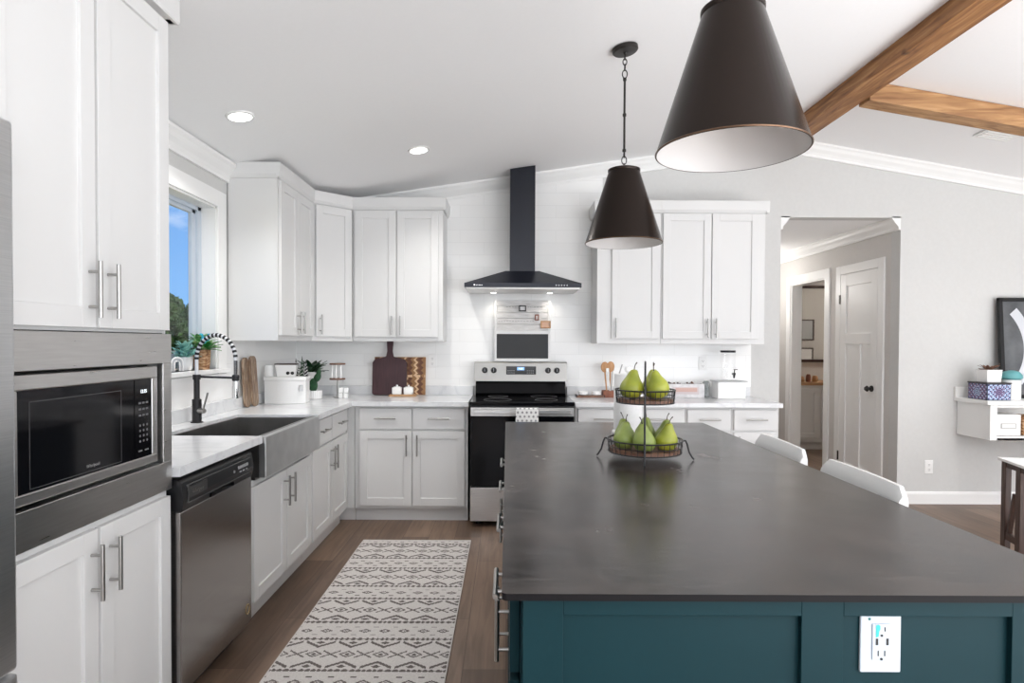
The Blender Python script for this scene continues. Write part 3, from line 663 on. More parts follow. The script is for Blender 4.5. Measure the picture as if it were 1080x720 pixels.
m = MB(); m.loft([[(x, .600, .925), (x, .585, .94), (x, .625, 1.035), (x, .70, 1.035), (x, .70, .925)] for x in (.01, RW-.01)]); m.build('riser', M_gloss, t)
m = MB(); m.loft([[(x, .600, 1.037), (x, .625, 1.188), (x, .640, 1.198), (x, .70, 1.198), (x, .70, 1.037)] for x in (-.004, RW+.004)])
bg = m.build('backguard', mat('bright_stainless', (.42, .415, .40), .42, .9), t, bevel=.002)
sl = math.atan(.025/.151)
for x in (.075, .134, .500, .560) if False else (.085, .160, .612, .686):
    m = MB(); c = Vector((x, .600+.025*(1.128-1.037)/.151-.001, 1.128)); n = Vector((0, -math.cos(sl), math.sin(sl)*1.0))
    m.cyl(c, c+n*.008, .024, seg=24); m.cyl(c+n*.008, c+n*.030, .020, .017, seg=24); k = m.build('knob', M_black, bg, smooth=True)
    MB().box(x-.0015, x+.0015, .572, .583, 1.118, 1.144).build('pointer', M_grey, k)
m = MB(); m.box(.264, .512, .604, .616, 1.095, 1.162); dp = m.build('display_panel', M_gloss, bg)
text('clock_digits', '4:20', .020, M_digit, dp, (.385, .602, 1.142), (W90, 0, 0))
m = MB(); m.box(.355, .415, .6025, .604, 1.130, 1.155); m.build('lit_window', M_screen, dp)
for k in range(4):
    for j in range(2):
        for xb in (.275, .435): box(xb+k*.016, xb+.010+k*.016, .603, .604, 1.105+j*.018, 1.110+j*.018).build('button', M_btn2, dp)

# towel on the oven handle (pattern cells are faces with their own dye)
def grid_cloth(name, w, h, nx, nz, fn, pat, mats, parent=None, loc=(0,0,0), rot=(0,0,0), solid=.003, smooth=True):
    bm = bmesh.new(); V = [[bm.verts.new(fn(i/nx*w, j/nz*h)) for i in range(nx+1)] for j in range(nz+1)]
    for j in range(nz):
        for i in range(nx):
            f = bm.faces.new((V[j][i], V[j][i+1], V[j+1][i+1], V[j+1][i])); f.material_index = pat((i+.5)/nx*w, (j+.5)/nz*h); f.smooth = smooth
    me = bpy.data.meshes.new(name); bm.to_mesh(me); bm.free()
    for x in mats: me.materials.append(x)
    o = bpy.data.objects.new(name, me); C.objects.link(o); o.location = loc; o.rotation_euler = rot; o.parent = parent
    if solid: md = o.modifiers.new('s', 'SOLIDIFY'); md.thickness = solid; md.offset = 1
    return o
M_cloth = noisy('white_cotton', [(0.3, (.74, .74, .73)), (.7, (.80, .80, .79))], nscale=80, rough=.9)
M_cloth_g = mat('grey_cotton_print', (.27, .27, .28), .9)
def tfn(u, v):
    # drapes over the bar: v 0..0.36 front bottom to back bottom
    x = RX0+.335+u; hw = .012*math.sin(u*38)
    if v < .22: return (x, RY0-.062+hw*.25*(1-v/.22), .66+v)
    if v < .26: a = (v-.22)/.04*PI; return (x, RY0-.045-.017*math.cos(a), .88+.006*math.sin(a))
    return (x, RY0-.028, .88-(v-.26)*.5)
def tpat(u, v):
    a = (u/.032) % 1; r = int(v/.030); b = (v/.030) % 1
    a = (a + .5*(r % 2)) % 1
    return 1 if (a-.5)**2*1.6 + (b-.5)**2*1.2 < .09 else 0
o = grid_cloth('dish_towel', .165, .32, 66, 110, tfn, tpat, [M_cloth, M_cloth_g], solid=.002)
tag(o, 'white dish towel with grey dots hanging over the oven handle', 'towel')

# ================================================================== HOOD
HC = .118
t = thing('range_hood', 'black pyramid range hood with tall square chimney on tile wall', 'range hood', (HC, 5.15, 0))
hw = .45
m = MB()
m.box(-hw, hw, -.488, -.002, 1.784, 1.816)
b0 = [(-hw, -.488, 1.816), (hw, -.488, 1.816), (hw, -.002, 1.816), (-hw, -.002, 1.816)]
b1 = [(-.135, -.285, 1.932), (.135, -.285, 1.932), (.135, -.002, 1.932), (-.135, -.002, 1.932)]
m.loft([b0, b1], False, True); m.build('canopy', M_hood, t)
m = MB(); zc = ceil_z(HC-.1)
m.loft([[(-.101, -.275, 1.930), (.101, -.275, 1.930), (.101, -.002, 1.930), (-.101, -.002, 1.930)], [(-.101, -.275, ceil_z(HC-.101)-.003), (.101, -.275, ceil_z(HC+.101)-.003), (.101, -.002, ceil_z(HC+.101)-.003), (-.101, -.002, ceil_z(HC-.101)-.003)]])
m.build('chimney', M_hood, t, bevel=.001)
m = MB(); m.box(-hw+.012, hw-.012, -.476, -.012, 1.772, 1.7835); m.build('filter_tray', mat('hood_filter_steel', (.70, .69, .68), .45, .6), t)
for x in (-.235, .235):
    MB().cyl((x, -.09, 1.7722), (x, -.09, 1.7705), .022, seg=20).build('hood_lamp', M_lens, t)
    l = light('hood_lamp_light', 'SPOT', (x, -.09, 1.765), (0, 0, 0), 1.0, (1, .93, .82), spot_size=R(120), spot_blend=.8, shadow_soft_size=.025); l.parent = t
m = MB(); m.cyl((-.372, -.488, 1.801), (-.372, -.4892, 1.801), .0065, seg=12)
for k, w_ in enumerate((.007, .006, .008, .006, .007)): m.box(-.360+k*.0105, -.360+k*.0105+w_, -.4892, -.488, 1.7965, 1.8035)
m.build('logo', M_chrome, t)
for k in range(5): MB().cyl((.255+k*.021, -.4885, 1.80), (.255+k*.021, -.491, 1.80), .0055, seg=12).build('button', M_grey, t)

# sign board leaning on tile above range
t = thing('memo_board', 'white planked board with chalkboard panel propped on the range backguard', 'board', (.127, 5.118, 1.1995)); t.rotation_euler = (R(-2.2), 0, 0)
hw, H = .237, .52
m = MB(); m.box(-hw, -hw+.020, -.012, .01, 0, H); m.box(hw-.020, hw, -.012, .01, 0, H); m.box(-hw+.02, hw-.02, -.012, .01, 0, .026); m.box(-hw+.02, hw-.02, -.012, .01, .232, .262); m.build('frame', M_trim, t, bevel=.002)
box(-hw+.02, hw-.02, -.006, .006, .026, .232).build('chalkboard', mat('slate_grey', (.045, .047, .05), .7), t)
M_ship = noisy('weathered_white_plank', [(.3, (.62, .60, .58)), (.7, (.82, .81, .80))], scale=(2, 2, 12), nscale=6, rough=.7)
for k in range(5): box(-hw+.021, hw-.021, -.006, .006, .264+k*.051, .311+k*.051).build('plank', M_ship, t, bevel=.002)
m = MB(); rnd = random.Random(3)
for (z, xa, xb) in ((.335, -.20, .10), (.455, -.14, .15)):
    x = xa
    while x < xb:
        w = rnd.uniform(.006, .02); m.box(x, x+w, -.0075, -.006, z+rnd.uniform(0, .004), z+rnd.uniform(.007, .012)); x += w+rnd.uniform(.006, .012)
m.build('lettering', mat('pale_grey_print', (.52, .51, .50), .7), t)
for (x, z, w, h, c) in ((.0, .448, .06, .05, M_plastic), (.122, .372, .034, .05, M_copper), (.196, .312, .085, .062, M_spoon)):
    m = MB(); e = .009
    for q in ((x-w/2, x-w/2+e, z-h/2, z+h/2), (x+w/2-e, x+w/2, z-h/2, z+h/2), (x-w/2, x+w/2, z-h/2, z-h/2+e), (x-w/2, x+w/2, z+h/2-e, z+h/2)): m.box(q[0], q[1], -.018, -.0065, q[2], q[3])
    f = m.build('small_frame', c, t); box(x-w/2+e, x+w/2-e, -.012, -.0065, z-h/2+e, z+h/2-e).build('picture', M_cloth if c is not M_spoon else mat('peach_card', (.75, .50, .36), .7), f)

# ================================================================== ISLAND
IX0, IX1, IY0, IY1 = -.008, 1.10, 1.070, 3.405
def rrect(x0, x1, y0, y1, r, n=5):
    P = []
    for cx, cy, a0 in ((x1-r, y1-r, 0), (x0+r, y1-r, 90), (x0+r, y0+r, 180), (x1-r, y0+r, 270)):
        for k in range(n+1):
            a = R(a0+90*k/n); P.append((cx+r*math.cos(a), cy+r*math.sin(a)))
    return P
m = MB(); m.prism(rrect(IX0, IX1, IY0, IY1, .009), .9135, .914); m.prism(rrect(IX0, IX1, IY0, IY1, .009), .9015, .9134)
o = m.build('island_worktop', [M_soap, M_soap_edge])
for f in o.data.polygons:
    if f.normal.z < .5 : f.material_index = 1
tag(o, 'long dark stone-look worktop of the kitchen island', 'countertop')
t = thing('kitchen_island', 'teal kitchen island cabinet with white outlet on its end panel', 'kitchen island', (0, 1.088, 0))
box(.027, .78, .0205, 2.29, .10, .9005).build('body', M_teal, t)
box(.075, .72, .04, 2.25, 0, .10).build('toe_kick', M_teal, t)
# end panel (facing the camera): stiles, rails, recessed panels
m = MB(); m.box(.03, .99, .012, .020, 0, .9005)
for q in ((.03, .103), (.534, .61), (.915, .99)): m.box(q[0], q[1], 0, .0125, 0, .9005)
for q in ((.103, .534), (.61, .915)): m.box(q[0], q[1], 0, .0125, .868, .9005); m.box(q[0], q[1], 0, .0125, 0, .12)
m.build('end_panel', M_teal, t, bevel=.0012)
m = MB(); m.box(.7805, .80, .021, 2.29, 0, .9005); m.build('back_panel', M_teal, t)
# drawers and doors on the working side, facing -X
def isl_front(kind, y0, y1, z0, z1, hy=None, hz=None):
    m = MB(); m.box(.007, .026, y0, y1, z0, z1) if kind == 'drawer' else None
    if kind == 'door':
        m.box(.016, .026, y0+.01, y1-.01, z0+.01, z1-.01); r_ = .058
        for q in ((y0, y0+r_, z0, z1), (y1-r_, y1, z0, z1), (y0+r_, y1-r_, z0, z0+r_), (y0+r_, y1-r_, z1-r_, z1)): m.box(.007, .026, *q)
    d = m.build(kind, M_teal, t, bevel=.0015)
    m = MB(); c = Vector((-.024, hy, hz)); e = Vector((0, .08, 0)) if kind == 'drawer' else Vector((0, 0, .08))
    m.cyl(c-e, c+e, .006, seg=12)
    for s in (-.62, .62): p = c+e*s; m.cyl(p, (.0075, p.y, p.z), .0045, seg=10)
    m.build('handle', M_nickel, d, smooth=True)
for k in range(4):
    a = .060 + k*.47; b_ = a+.455
    isl_front('drawer', a, b_, .73, .885, (a+b_)/2+.018, .805)
    isl_front('door', a, b_, .12, .715, b_-.035 if k % 2 == 0 else a+.035, .61)
# outlet on the end panel
def outlet(label, loc, rot, w=.07, h=.115, usb=False, sticker=False):
    mp_ = M_plate if usb else M_trim
    t = thing('electrical_outlet', label, 'outlet', loc); t.rotation_euler = rot
    box(-w/2, w/2, -.006, 0, -h/2, h/2).build('cover_plate', mp_, t, bevel=.002)
    r_ = box(-.0165, .0165, -.0085, -.006, -.033, .033).build('receptacle', mp_, t, bevel=.001)
    m = MB()
    for s in (-1, 1):
        z = s*.0215
        if s > 0 and sticker: m.box(.005, .0068, -.0092, -.0085, z-.002, z+.006)
        else: m.box(-.0068, -.005, -.0092, -.0085, z-.004, z+.006); m.box(.005, .0068, -.0092, -.0085, z-.004, z+.006)
        m.cyl((0, -.0085, z-.0095), (0, -.0092, z-.0095), .0025, seg=12)
    if usb:
        for x in (-.0085, .0105): m.box(x-.0022, x+.0022, -.0092, -.0085, -.0055, .0065)
    m.build('slot', M_plastic, r_)
    if sticker: 
        MB().cyl((-.021, -.006, .041), (-.021, -.0066, .041), .0025, seg=12).build('sticker_dot', mat('dark_teal_dot', (.0, .12, .11), .5), t)
        MB().prism([(-.0105, .009), (-.006, .010), (-.005, .019), (-.003, .024), (-.003, .030), (-.0065, .032), (-.0105, .030)], .0085, .0094, Matrix.Rotation(W90, 4, 'X')).build('turquoise_sticker', mat('turquoise_film', (.0, .50, .48), .4), r_)
    return t
outlet('white outlet with usb ports and turquoise sticker on island end panel', (.681, 1.0995, .820), (0, 0, 0), w=.074, h=.114, usb=True, sticker=True)
outlet('white outlet low on the grey wall right of the hall', (3.598, YB, .315), (0, 0, 0))
outlet('white outlet on the tile just right of the zigzag board', (-.635, YB-.0085, 1.20), (0, 0, 0))
outlet('white outlet on the tile left of the glass dispenser', (1.66, YB-.0085, 1.19), (0, 0, 0))

# ================================================================== PENDANTS + CEILING LIGHTS
def pendant(label, x, y):
    t = thing('pendant_lamp', label, 'lamp', (x, y, 1.857), 0, None)
    prof = [(.190, 0), (.192, .004), (.190, .008), (.078, .355), (.080, .358), (.080, .368), (.070, .372), (.001, .372)]
    m = MB(); m.lathe(prof, seg=64, cap=False); sh = m.build('lamp_shade', M_bronze, t, smooth=True)
    m = MB(); m.tube([(.191*math.cos(a*PI/32), .191*math.sin(a*PI/32), .003) for a in range(64)], .0022, 6, True); m.build('rim', mat('warm_bronze_rim', (.16, .095, .06), .35, .8), sh, smooth=True)
    m = MB(); m.lathe([(.1885, .001), (.187, .008), (.076, .352), (.001, .354)], seg=64, cap=False); m.build('lining', M_shade_in, sh, smooth=True, fix=False)
    m = MB(); m.lathe([(.001, .352), (.018, .350), (.018, .31), (.001, .308)], seg=16); m.build('lamp_socket', M_white, t, smooth=True)
    m = MB(); m.lathe([(.001, .235), (.016, .242), (.024, .262), (.020, .285), (.013, .305), (.001, .307)], seg=20); m.build('bulb', M_white, t, smooth=True)
    zt = ceil_z(x) - 1.857
    # hanger: links, rod with knuckles, links, canopy plate on the slope
    def link(m, z, r, ax):
        m.tube([((r*.6*math.cos(a*PI/8) if ax else 0), (0 if ax else r*.6*math.cos(a*PI/8)), z+r*math.sin(a*PI/8)) for a in range(16)], .0028, 6, True)
    m = MB(); m.lathe([(.012, .370), (.012, .385), (.004, .39), (.004, .40)], seg=12)
    link(m, .415, .020, True); link(m, .447, .018, False); m.build('lower_chain', M_dbronze, t, smooth=True)
    z0, z1 = .46, zt-.155
    m = MB(); m.cyl((0, 0, z0), (0, 0, z1), .0055, seg=12)
    for z in (z0+.004, (z0+z1)/2+.0, z1-.004): m.lathe([(.001, z-.009), (.009, z-.006), (.009, z+.006), (.001, z+.009)], seg=12)
    m.build('rod', M_dbronze, t, smooth=True)
    m = MB(); link(m, z1+.022, .020, True); link(m, z1+.055, .016, False); link(m, z1+.082, .016, True); link(m, z1+.108, .016, False); m.build('upper_chain', M_dbronze, t, smooth=True)
    m = MB(); m.lathe([(.008, -.035), (.012, -.024), (.058, -.021), (.064, -.015), (.064, 0)], seg=32)
    cn = m.build('canopy', M_dbronze, t, smooth=True); cn.location = (0, 0, zt-.004); cn.rotation_euler = (0, -math.atan(SL), 0)
    l = light('pendant_light', 'POINT', (0, 0, .20), (0, 0, 0), 0.04, (1, .93, .88), shadow_soft_size=.03); l.parent = t
    return t
pendant('dark bronze cone pendant lamp hanging nearest, at top of photo', .580, 1.588)
pendant('smaller-looking dark cone pendant with full rod and canopy in view', .580, 3.05)
for (x, y, lab) in ((-1.405, 3.20, 'round recessed ceiling light nearer the window wall'), (-.605, 4.12, 'round recessed ceiling light in front of the hood')):
    t = thing('recessed_light', lab, 'ceiling light', (x, y, ceil_z(x)-.001)); t.rotation_euler = (0, -math.atan(SL), 0)
    m = MB(); m.lathe([(.058, -.008), (.071, -.005), (.073, 0), (.058, 0), (.058, -.008)], seg=32, cap=False); m.build('trim_ring', M_white, t, smooth=True)
    MB().cyl((0, 0, -.0005), (0, 0, -.006), .058, seg=32).build('lens', M_lens, t)
    l = light('downlight', 'SPOT', (0, 0, -.02), (0, 0, 0), 36, (1, .975, .94), spot_size=R(140), spot_blend=.9, shadow_soft_size=.05); l.parent = t

for k, (x, y) in enumerate(((3.7, 3.4), (3.7, 1.4))):   # extra downlights added outside the frame to brighten the right side
    l = light('downlight', 'SPOT', (x, y, ceil_z(x)-.02), (0, 0, 0), 42, (1, .975, .94), spot_size=R(140), spot_blend=.9, shadow_soft_size=.05)

# ================================================================== RUG
def rug_pat(u, v):
    t = v % .434
    def tri(x): return abs((x % 1)*2-1)
    for c in (.010, .278):
        if abs(t-c) < .0125 and tri(u/.026+.25*math.sin(u*31)) > (.22 if abs(t-c) < .006 else .55): return 1
        if abs(t-c) < .003: return 1
    if t > .29:
        k = t-.357; a = (u/.091) % 1-.5; q = abs(a)*.091/.031+abs(k)/.019
        if q < 1: return 1 if q > .5 or q < .2 else 0
        a2 = ((u/.091)+.5) % 1-.5
        if abs(abs(k)-.038) < .004 and abs(a2)*.091 < .012: return 1
        return 0
    a = (u/.145) % 1
    for c, sg in ((.055, 1), (.232, -1)):
        zz = c + sg*(tri(a)-.5)*.050
        if abs(t-zz) < .0095 and .10 < tri(a) < .97: return 1
        b = a if a < .5 else a-1
        if abs(b)*.145/.022+abs(t-c+sg*.012)/.014 < 1: return 1
    k = t-.143; b = (u/.145+.5) % 1-.5
    d = abs(b)*.145/.034+abs(k)/.026
    if d < .42 or .72 < d < 1.12: return 1
    b2 = (u/.145) % 1-.5
    if abs(abs(k)-abs(b2)*.145*.75) < .006 and abs(b2)*.145 < .036: return 1
    return 0
M_rug = noisy('cream_flatweave', [(0.3, (.52, .49, .47)), (.7, (.64, .61, .585))], nscale=120, rough=.95, bump=.4)
M_rug_d = noisy('charcoal_flatweave', [(0.3, (.085, .070, .066)), (.7, (.165, .14, .13))], nscale=150, rough=.95)
rw, rl = .735, 2.5
o = grid_cloth('runner_rug', rw, rl, 147, 500, lambda u, v: (-.978+u, 4.13-rl+v, .0075+.0008*math.sin(v*9+u*3)), lambda u, v: rug_pat(u, 1.63+v-3.765+4.34) if .006 < u < rw-.006 and v < rl-.02 else 0, [M_rug, M_rug_d], solid=0, smooth=False)
tag(o, 'cream runner rug with charcoal tribal pattern on the plank floor', 'rug')
md = o.modifiers.new('s', 'SOLIDIFY'); md.thickness = .006; md.offset = -1

# ================================================================== STOOLS
def stool(label, x, y, rz):
    t = thing('counter_stool', label, 'stool', (x, y, 0), rz, None)   # local +x is the back side
    # curved padded back
    m = MB(); rings = []
    n = 18
    for i in range(n+1):
        s = -1+2*i/n; yy = s*.235; bow = .014*(1-s*s)
        edge = .016*(max(0, abs(s)-.88)/.12)**2
        ring = []
        for k in range(14):
            a = 2*PI*k/14; th = .019; hh = .130-edge*1.6
            cz = .815; ring.append((.205+bow+th*math.cos(a)*abs(math.cos(a))**-.3*.95 + .10*(hh*math.sin(a))*1.0, yy, cz+hh*math.copysign(abs(math.sin(a))**.55, math.sin(a))))
        rings.append(ring)
    m.loft(rings); m.build('backrest', M_seat, t, smooth=True)
    m = MB(); rr = []
    for i, (z, s) in enumerate(((.615, .93), (.622, 1.0), (.650, 1.01), (.668, .97), (.672, .85))):
        rr.append([(px*s, py*s, z) for px, py in rrect(-.13, .20, -.215, .215, .05)])
    m.loft(rr); m.build('seat', M_seat, t, smooth=True)
    for s in (-1, 1):
        MB().tube([(.17, s*.195, .62), (.222, s*.205, .63), (.232, s*.212, .70), (.240, s*.214, .86)], .011, 8).build('back_bracket', M_black, t, smooth=True)
    for sx in (-1, 1):
        for sy in (-1, 1): MB().cyl((.04+sx*.115, sy*.165, .612), (.045+sx*.155, sy*.205, 0), .014, .011, seg=12).build('leg', M_black, t, smooth=True)
    m = MB(); q = [(-.097, -.190), (.187, -.190), (.187, .190), (-.097, .190)]
    for i in range(4): a, b_ = q[i], q[(i+1) % 4]; m.cyl((a[0], a[1], .22), (b_[0], b_[1], .22), .008, seg=8)
    m.build('footrest', M_black, t, smooth=True)
    return t
stool('white padded counter stool nearer the camera at island right side', .945, 1.99, R(-2))
stool('white padded counter stool farther away at island right side', .955, 2.60, R(-2))

# ================================================================== TIERED STAND + PEARS
TX, TY = .534, 2.345
t = thing('tiered_stand', 'two-tier black wire basket stand holding green pears on the island', 'fruit stand', (TX, TY, .914), R(-12.8))
def ring_pts(r, z, n=48, cx=0, cy=0): return [(cx+r*math.cos(2*PI*k/n), cy+r*math.sin(2*PI*k/n), z) for k in range(n)]
def tray(r, z0, hgt, nm):
    m = MB(); m.tube(ring_pts(r, z0+hgt), .0032, 6, True); m.tube(ring_pts(r-.004, z0), .0028, 6, True); m.tube(ring_pts(r-.001, z0+hgt*.5), .0016, 5, True)
    for k in range(36):
        a = 2*PI*k/36; m.cyl(((r-.004)*math.cos(a), (r-.004)*math.sin(a), z0), (r*math.cos(a), r*math.sin(a), z0+hgt), .0014, seg=5, caps=False)
    o = m.build(nm, M_black, t, smooth=True)
    MB().cyl((0, 0, z0+.001), (0, 0, z0+.012), r-.008, seg=48).build('wooden_base', M_shelfwood, o, smooth=False)
    return o
tray(.142, .028, .046, 'lower_tray'); tray(.113, .218, .048, 'upper_tray')
for a in (0, 90, 180, 270):
    c_, s_ = math.cos(R(a)), math.sin(R(a))
    MB().tube([(r*c_, r*s_, z) for r, z in ((.142, .072), (.152, .074), (.158, .062), (.166, .030), (.178, .010), (.184, .004))], .0036, 7).build('leg', M_black, t, smooth=True)
m = MB(); pts = [(0, -.146, .03), (0, -.146, .10), (0, -.128, .20), (0, -.118, .27), (0, -.09, .33), (0, -.04, .365), (0, 0, .373), (0, .04, .365), (0, .09, .33), (0, .118, .27), (0, .128, .20), (0, .146, .10), (0, .146, .03)]
m.tube(pts, .0038, 8); m.build('handle_arch', M_black, t, smooth=True)
M_pear = noisy('green_pear_skin', [(.25, (.15, .20, .02)), (.5, (.30, .33, .03)), (.75, (.46, .44, .05))], nscale=9, rough=.32, coord='Object')
M_pear2 = noisy('pale_green_pear_skin', [(.25, (.13, .19, .04)), (.5, (.24, .30, .07)), (.75, (.36, .40, .12))], nscale=9, rough=.36)
def make_pear(mt):
    p = thing('pear', 'x', 'pear', (0, 0, 0), 0, 'pears in the tiered stand')
    m = MB(); prof = [(.004, .003), (.020, .000), (.034, .008), (.042, .024), (.0435, .038), (.040, .052), (.032, .066), (.024, .078), (.019, .090), (.015, .100), (.008, .106), (.002, .104)]
    rings = []
    for r, z in prof:
        bx = .010*(z/.106)**2; rings.append([(bx+r*math.cos(2*PI*i/28)*(1+.03*math.cos(2*PI*i/28*3)), r*math.sin(2*PI*i/28), z) for i in range(28)])
    m.loft(rings); b = m.build('body', mt, p, smooth=True); md = b.modifiers.new('sub', 'SUBSURF'); md.levels = 1; md.render_levels = 1
    MB().tube([(.010, 0, .102), (.011, 0, .112), (.015, .002, .122), (.022, .003, .131)], [.0022, .0016, .0016, .0024], 6).build('stem', M_stem, p, smooth=True)
    return p
pa, pb = make_pear(M_pear), make_pear(M_pear2)
zl_, zu = .914+.0415, .914+.2315
spots = [(-.077, -.045, zl_, .98, 0, (2, -2, 40), 'pear at left front of the lower tray', 1),
         (.0, -.089, zl_, 1.0, 0, (-3, 3, 200), 'pear in the front middle of the lower tray', 1),
         (.077, -.045, zl_, .99, 0, (2, 3, 320), 'pear at right front of the lower tray', 0),
         (-.077, .045, zl_, .97, 0, (2, 3, 120), 'pear at left rear of the lower tray', 1),
         (.0, .089, zl_, 1.0, 0, (3, 0, 80), 'pear in the rear middle of the lower tray', 1),
         (.077, .045, zl_, .98, 0, (-3, 0, 10), 'pear at right rear of the lower tray', 1),
         (-.054, -.015, zu, 1.06, 0, (0, 2, 20), 'upright pear at left of the upper tray', 0),
         (.058, -.034, zu+.006, 1.0, 1, (0, -20, 0), 'leaning pear at right front of the upper tray', 0),
         (.030, .050, zu, 1.04, 0, (0, -3, 60), 'upright pear at right rear of the upper tray', 0)]
_c, _s = math.cos(R(-12.8)), math.sin(R(-12.8))
spots = [(x*_c-y*_s, x*_s+y*_c) + tuple(r) for x, y, *r in spots]
used = set()
for (x, y, z, s, lie, rot, lab, kind) in spots:
    src = (pa, pb)[kind]
    if kind in used: p = copy_tree(src)
    else: p = src; used.add(kind)
    p.location = (TX+x, TY+y, z+.001); p.scale = (s, s, s); p.rotation_euler = [R(a) for a in rot]; p['label'] = 'green ' + lab
# paper towel
t = thing('paper_towel_holder', 'white paper towel roll upright on a holder behind the fruit stand', 'paper towel', (.603, 3.02, .914))
M_paper = noisy('paper_towel', [(0.3, (.82, .82, .81)), (.7, (.86, .86, .85))], nscale=90, rough=.9, bump=.3)
MB().lathe([(.078, 0), (.078, .008), (.074, .012), (.001, .012)], seg=40).build('base', M_white, t, smooth=True)
MB().lathe([(.068, .013), (.070, .02), (.070, .285), (.068, .292), (.02, .292), (.02, .013)], seg=48).build('paper_roll', M_paper, t, smooth=True)
MB().lathe([(.007, .012), (.007, .300), (.016, .305), (.019, .316), (.016, .327), (.001, .330)], seg=20).build('knob_rod', M_white, t, smooth=True)

# ================================================================== LEFT COUNTER ITEMS
# two olive wood boards leaning on the left wall
def board_shape(w, h, r, hw_=0, hh=0, n=5):
    P = [(-w/2+r*(1-math.cos(R(a))), r*(1-math.sin(R(a)))) for a in range(0, 91, 18)]
    P = [(-w/2, r)] + [(-w/2+r*(1-math.cos(R(a))), r*(1-math.sin(R(a)))) for a in range(18, 91, 18)] + [(w/2-r*(1-math.sin(R(a))), r*(1-math.cos(R(a)))) for a in range(0, 91, 18)]
    if not hh:
        P += [(w/2-r*(1-math.cos(R(a))), h-r*(1-math.sin(R(a)))) for a in range(0, 91, 18)] + [(-w/2+r*(1-math.sin(R(a))), h-r*(1-math.cos(R(a)))) for a in range(0, 91, 18)]
    else:
        P += [(w/2, h-.045), (w/2-.02, h-.018), (w/4, h-.006), (hw_*.9, h+.006), (hw_*.62, h+.05), (hw_*.8, h+hh-.01), (hw_*.5, h+hh), (-hw_*.5, h+hh), (-hw_*.8, h+hh-.01), (-hw_*.62, h+.05), (-hw_*.9, h+.006), (-w/4, h-.006), (-w/2+.02, h-.018), (-w/2, h-.045)]
    return P
for k, (y, w, h, xo, lab) in enumerate(((4.085, .075, .335, -.030, 'darker narrow wooden board leaning on left wall, rear of two'), (4.170, .095, .345, -.012, 'pale streaked wooden board leaning on left wall, front of two'))):
    m = MB(); m.prism(board_shape(w, h, .04), 0, .018, Matrix.Rotation(R(90), 4, 'X'))
    o = m.build('cutting_board', M_olive, bevel=.003)
    o.matrix_world = Matrix.Translation((-1.712+xo, y, .9165)) @ Matrix.Rotation(R(90), 4, 'Z') @ Matrix.Rotation(R(-3-k*.6), 4, 'X') @ Matrix.Translation((0, .018, 0))
    tag(o, lab, 'cutting board', 'boards leaning by the window wall')
# white bread box, bow front
t = thing('bread_box', 'white lidded bow-front bread box in the counter corner', 'bread box', (-1.605, 4.43, .9145), R(8))
def bow(w, d, b, n=12): return [(-w/2, d/2), (-w/2, -d/2)] + [(-w/2+w*k/n, -d/2-b*math.sin(PI*k/n)) for k in range(1, n)] + [(w/2, -d/2), (w/2, d/2)]
MB().prism(bow(.285, .16, .04), 0, .165).build('body', M_white, t, bevel=.004)
MB().prism(bow(.295, .172, .042), .166, .192).build('lid', M_white, t, bevel=.004)
box(.105, .13, -.112, -.098, .09, .135).build('latch', mat('pale_grey', (.62, .63, .64), .4), t)
# tin with wood rim, glasses print on top of bread box
t = thing('planter_tin', 'small white tapered tin with dark rim on top of the bread box', 'tin', (-1.60, 4.40, 1.1075), R(8))
m = MB(); m.loft([[(x*s, y*s2, z) for x, y in ((-.07, -.035), (.07, -.035), (.07, .035), (-.07, .035))] for z, s, s2 in ((0, .86, .86), (.085, 1.05, 1.05))]); m.build('body', M_white, t, bevel=.003)
m = MB(); m.box(-.076, .076, -.039, .039, .0855, .093); m.build('rim', M_walnut, t)
m = MB()
for x in (.015, .047): m.cyl((x, -.034, .025), (x, -.036, .025), .012, seg=16)
m.box(.015, .047, -.0365, -.033, .026, .029); m.build('glasses_motif', M_plastic, t)
o = MB().lathe([(.03, 0), (.032, .005), (.030, .08), (.026, .08), (.026, .01), (.001, .01)], seg=24).build('cup', M_white, loc=(-1.72, 4.38, 1.1075), smooth=True); tag(o, 'plain white cup at left end on top of the bread box', 'cup')
# pair of paper-like zigzag trees behind
M_zz = mat('chalk_white', (.66, .66, .65), .6)
for k, (x, y, h) in enumerate(((-1.525, 4.585, .13), (-1.485, 4.60, .145), (-1.445, 4.56, .115))):
    t = thing('cone_ornament', ['slim black and white cone ornament, leftmost on the bread box', 'slim black and white cone ornament, tallest in the middle', 'slim black and white cone ornament, rightmost and shortest'][k], 'ornament', (x-.032, y-.115, 1.1075), k*.7, 'cone ornaments on the bread box')
    MB().lathe([(.018, 0), (.0165, h*.12), (.001, h)], seg=4).build('dark_half', M_plastic if k != 1 else M_darkleaf, t)
    m = MB()
    for j in range(4):
        z = h*(.1+.2*j); r = .0195*(1-z/h); m.tube([(r*1.06*math.cos(a*PI/2), r*1.06*math.sin(a*PI/2), z+(.01 if a % 2 else -.006)) for a in range(4)], .003, 5, True)
    m.build('white_zigzag', M_zz, t)
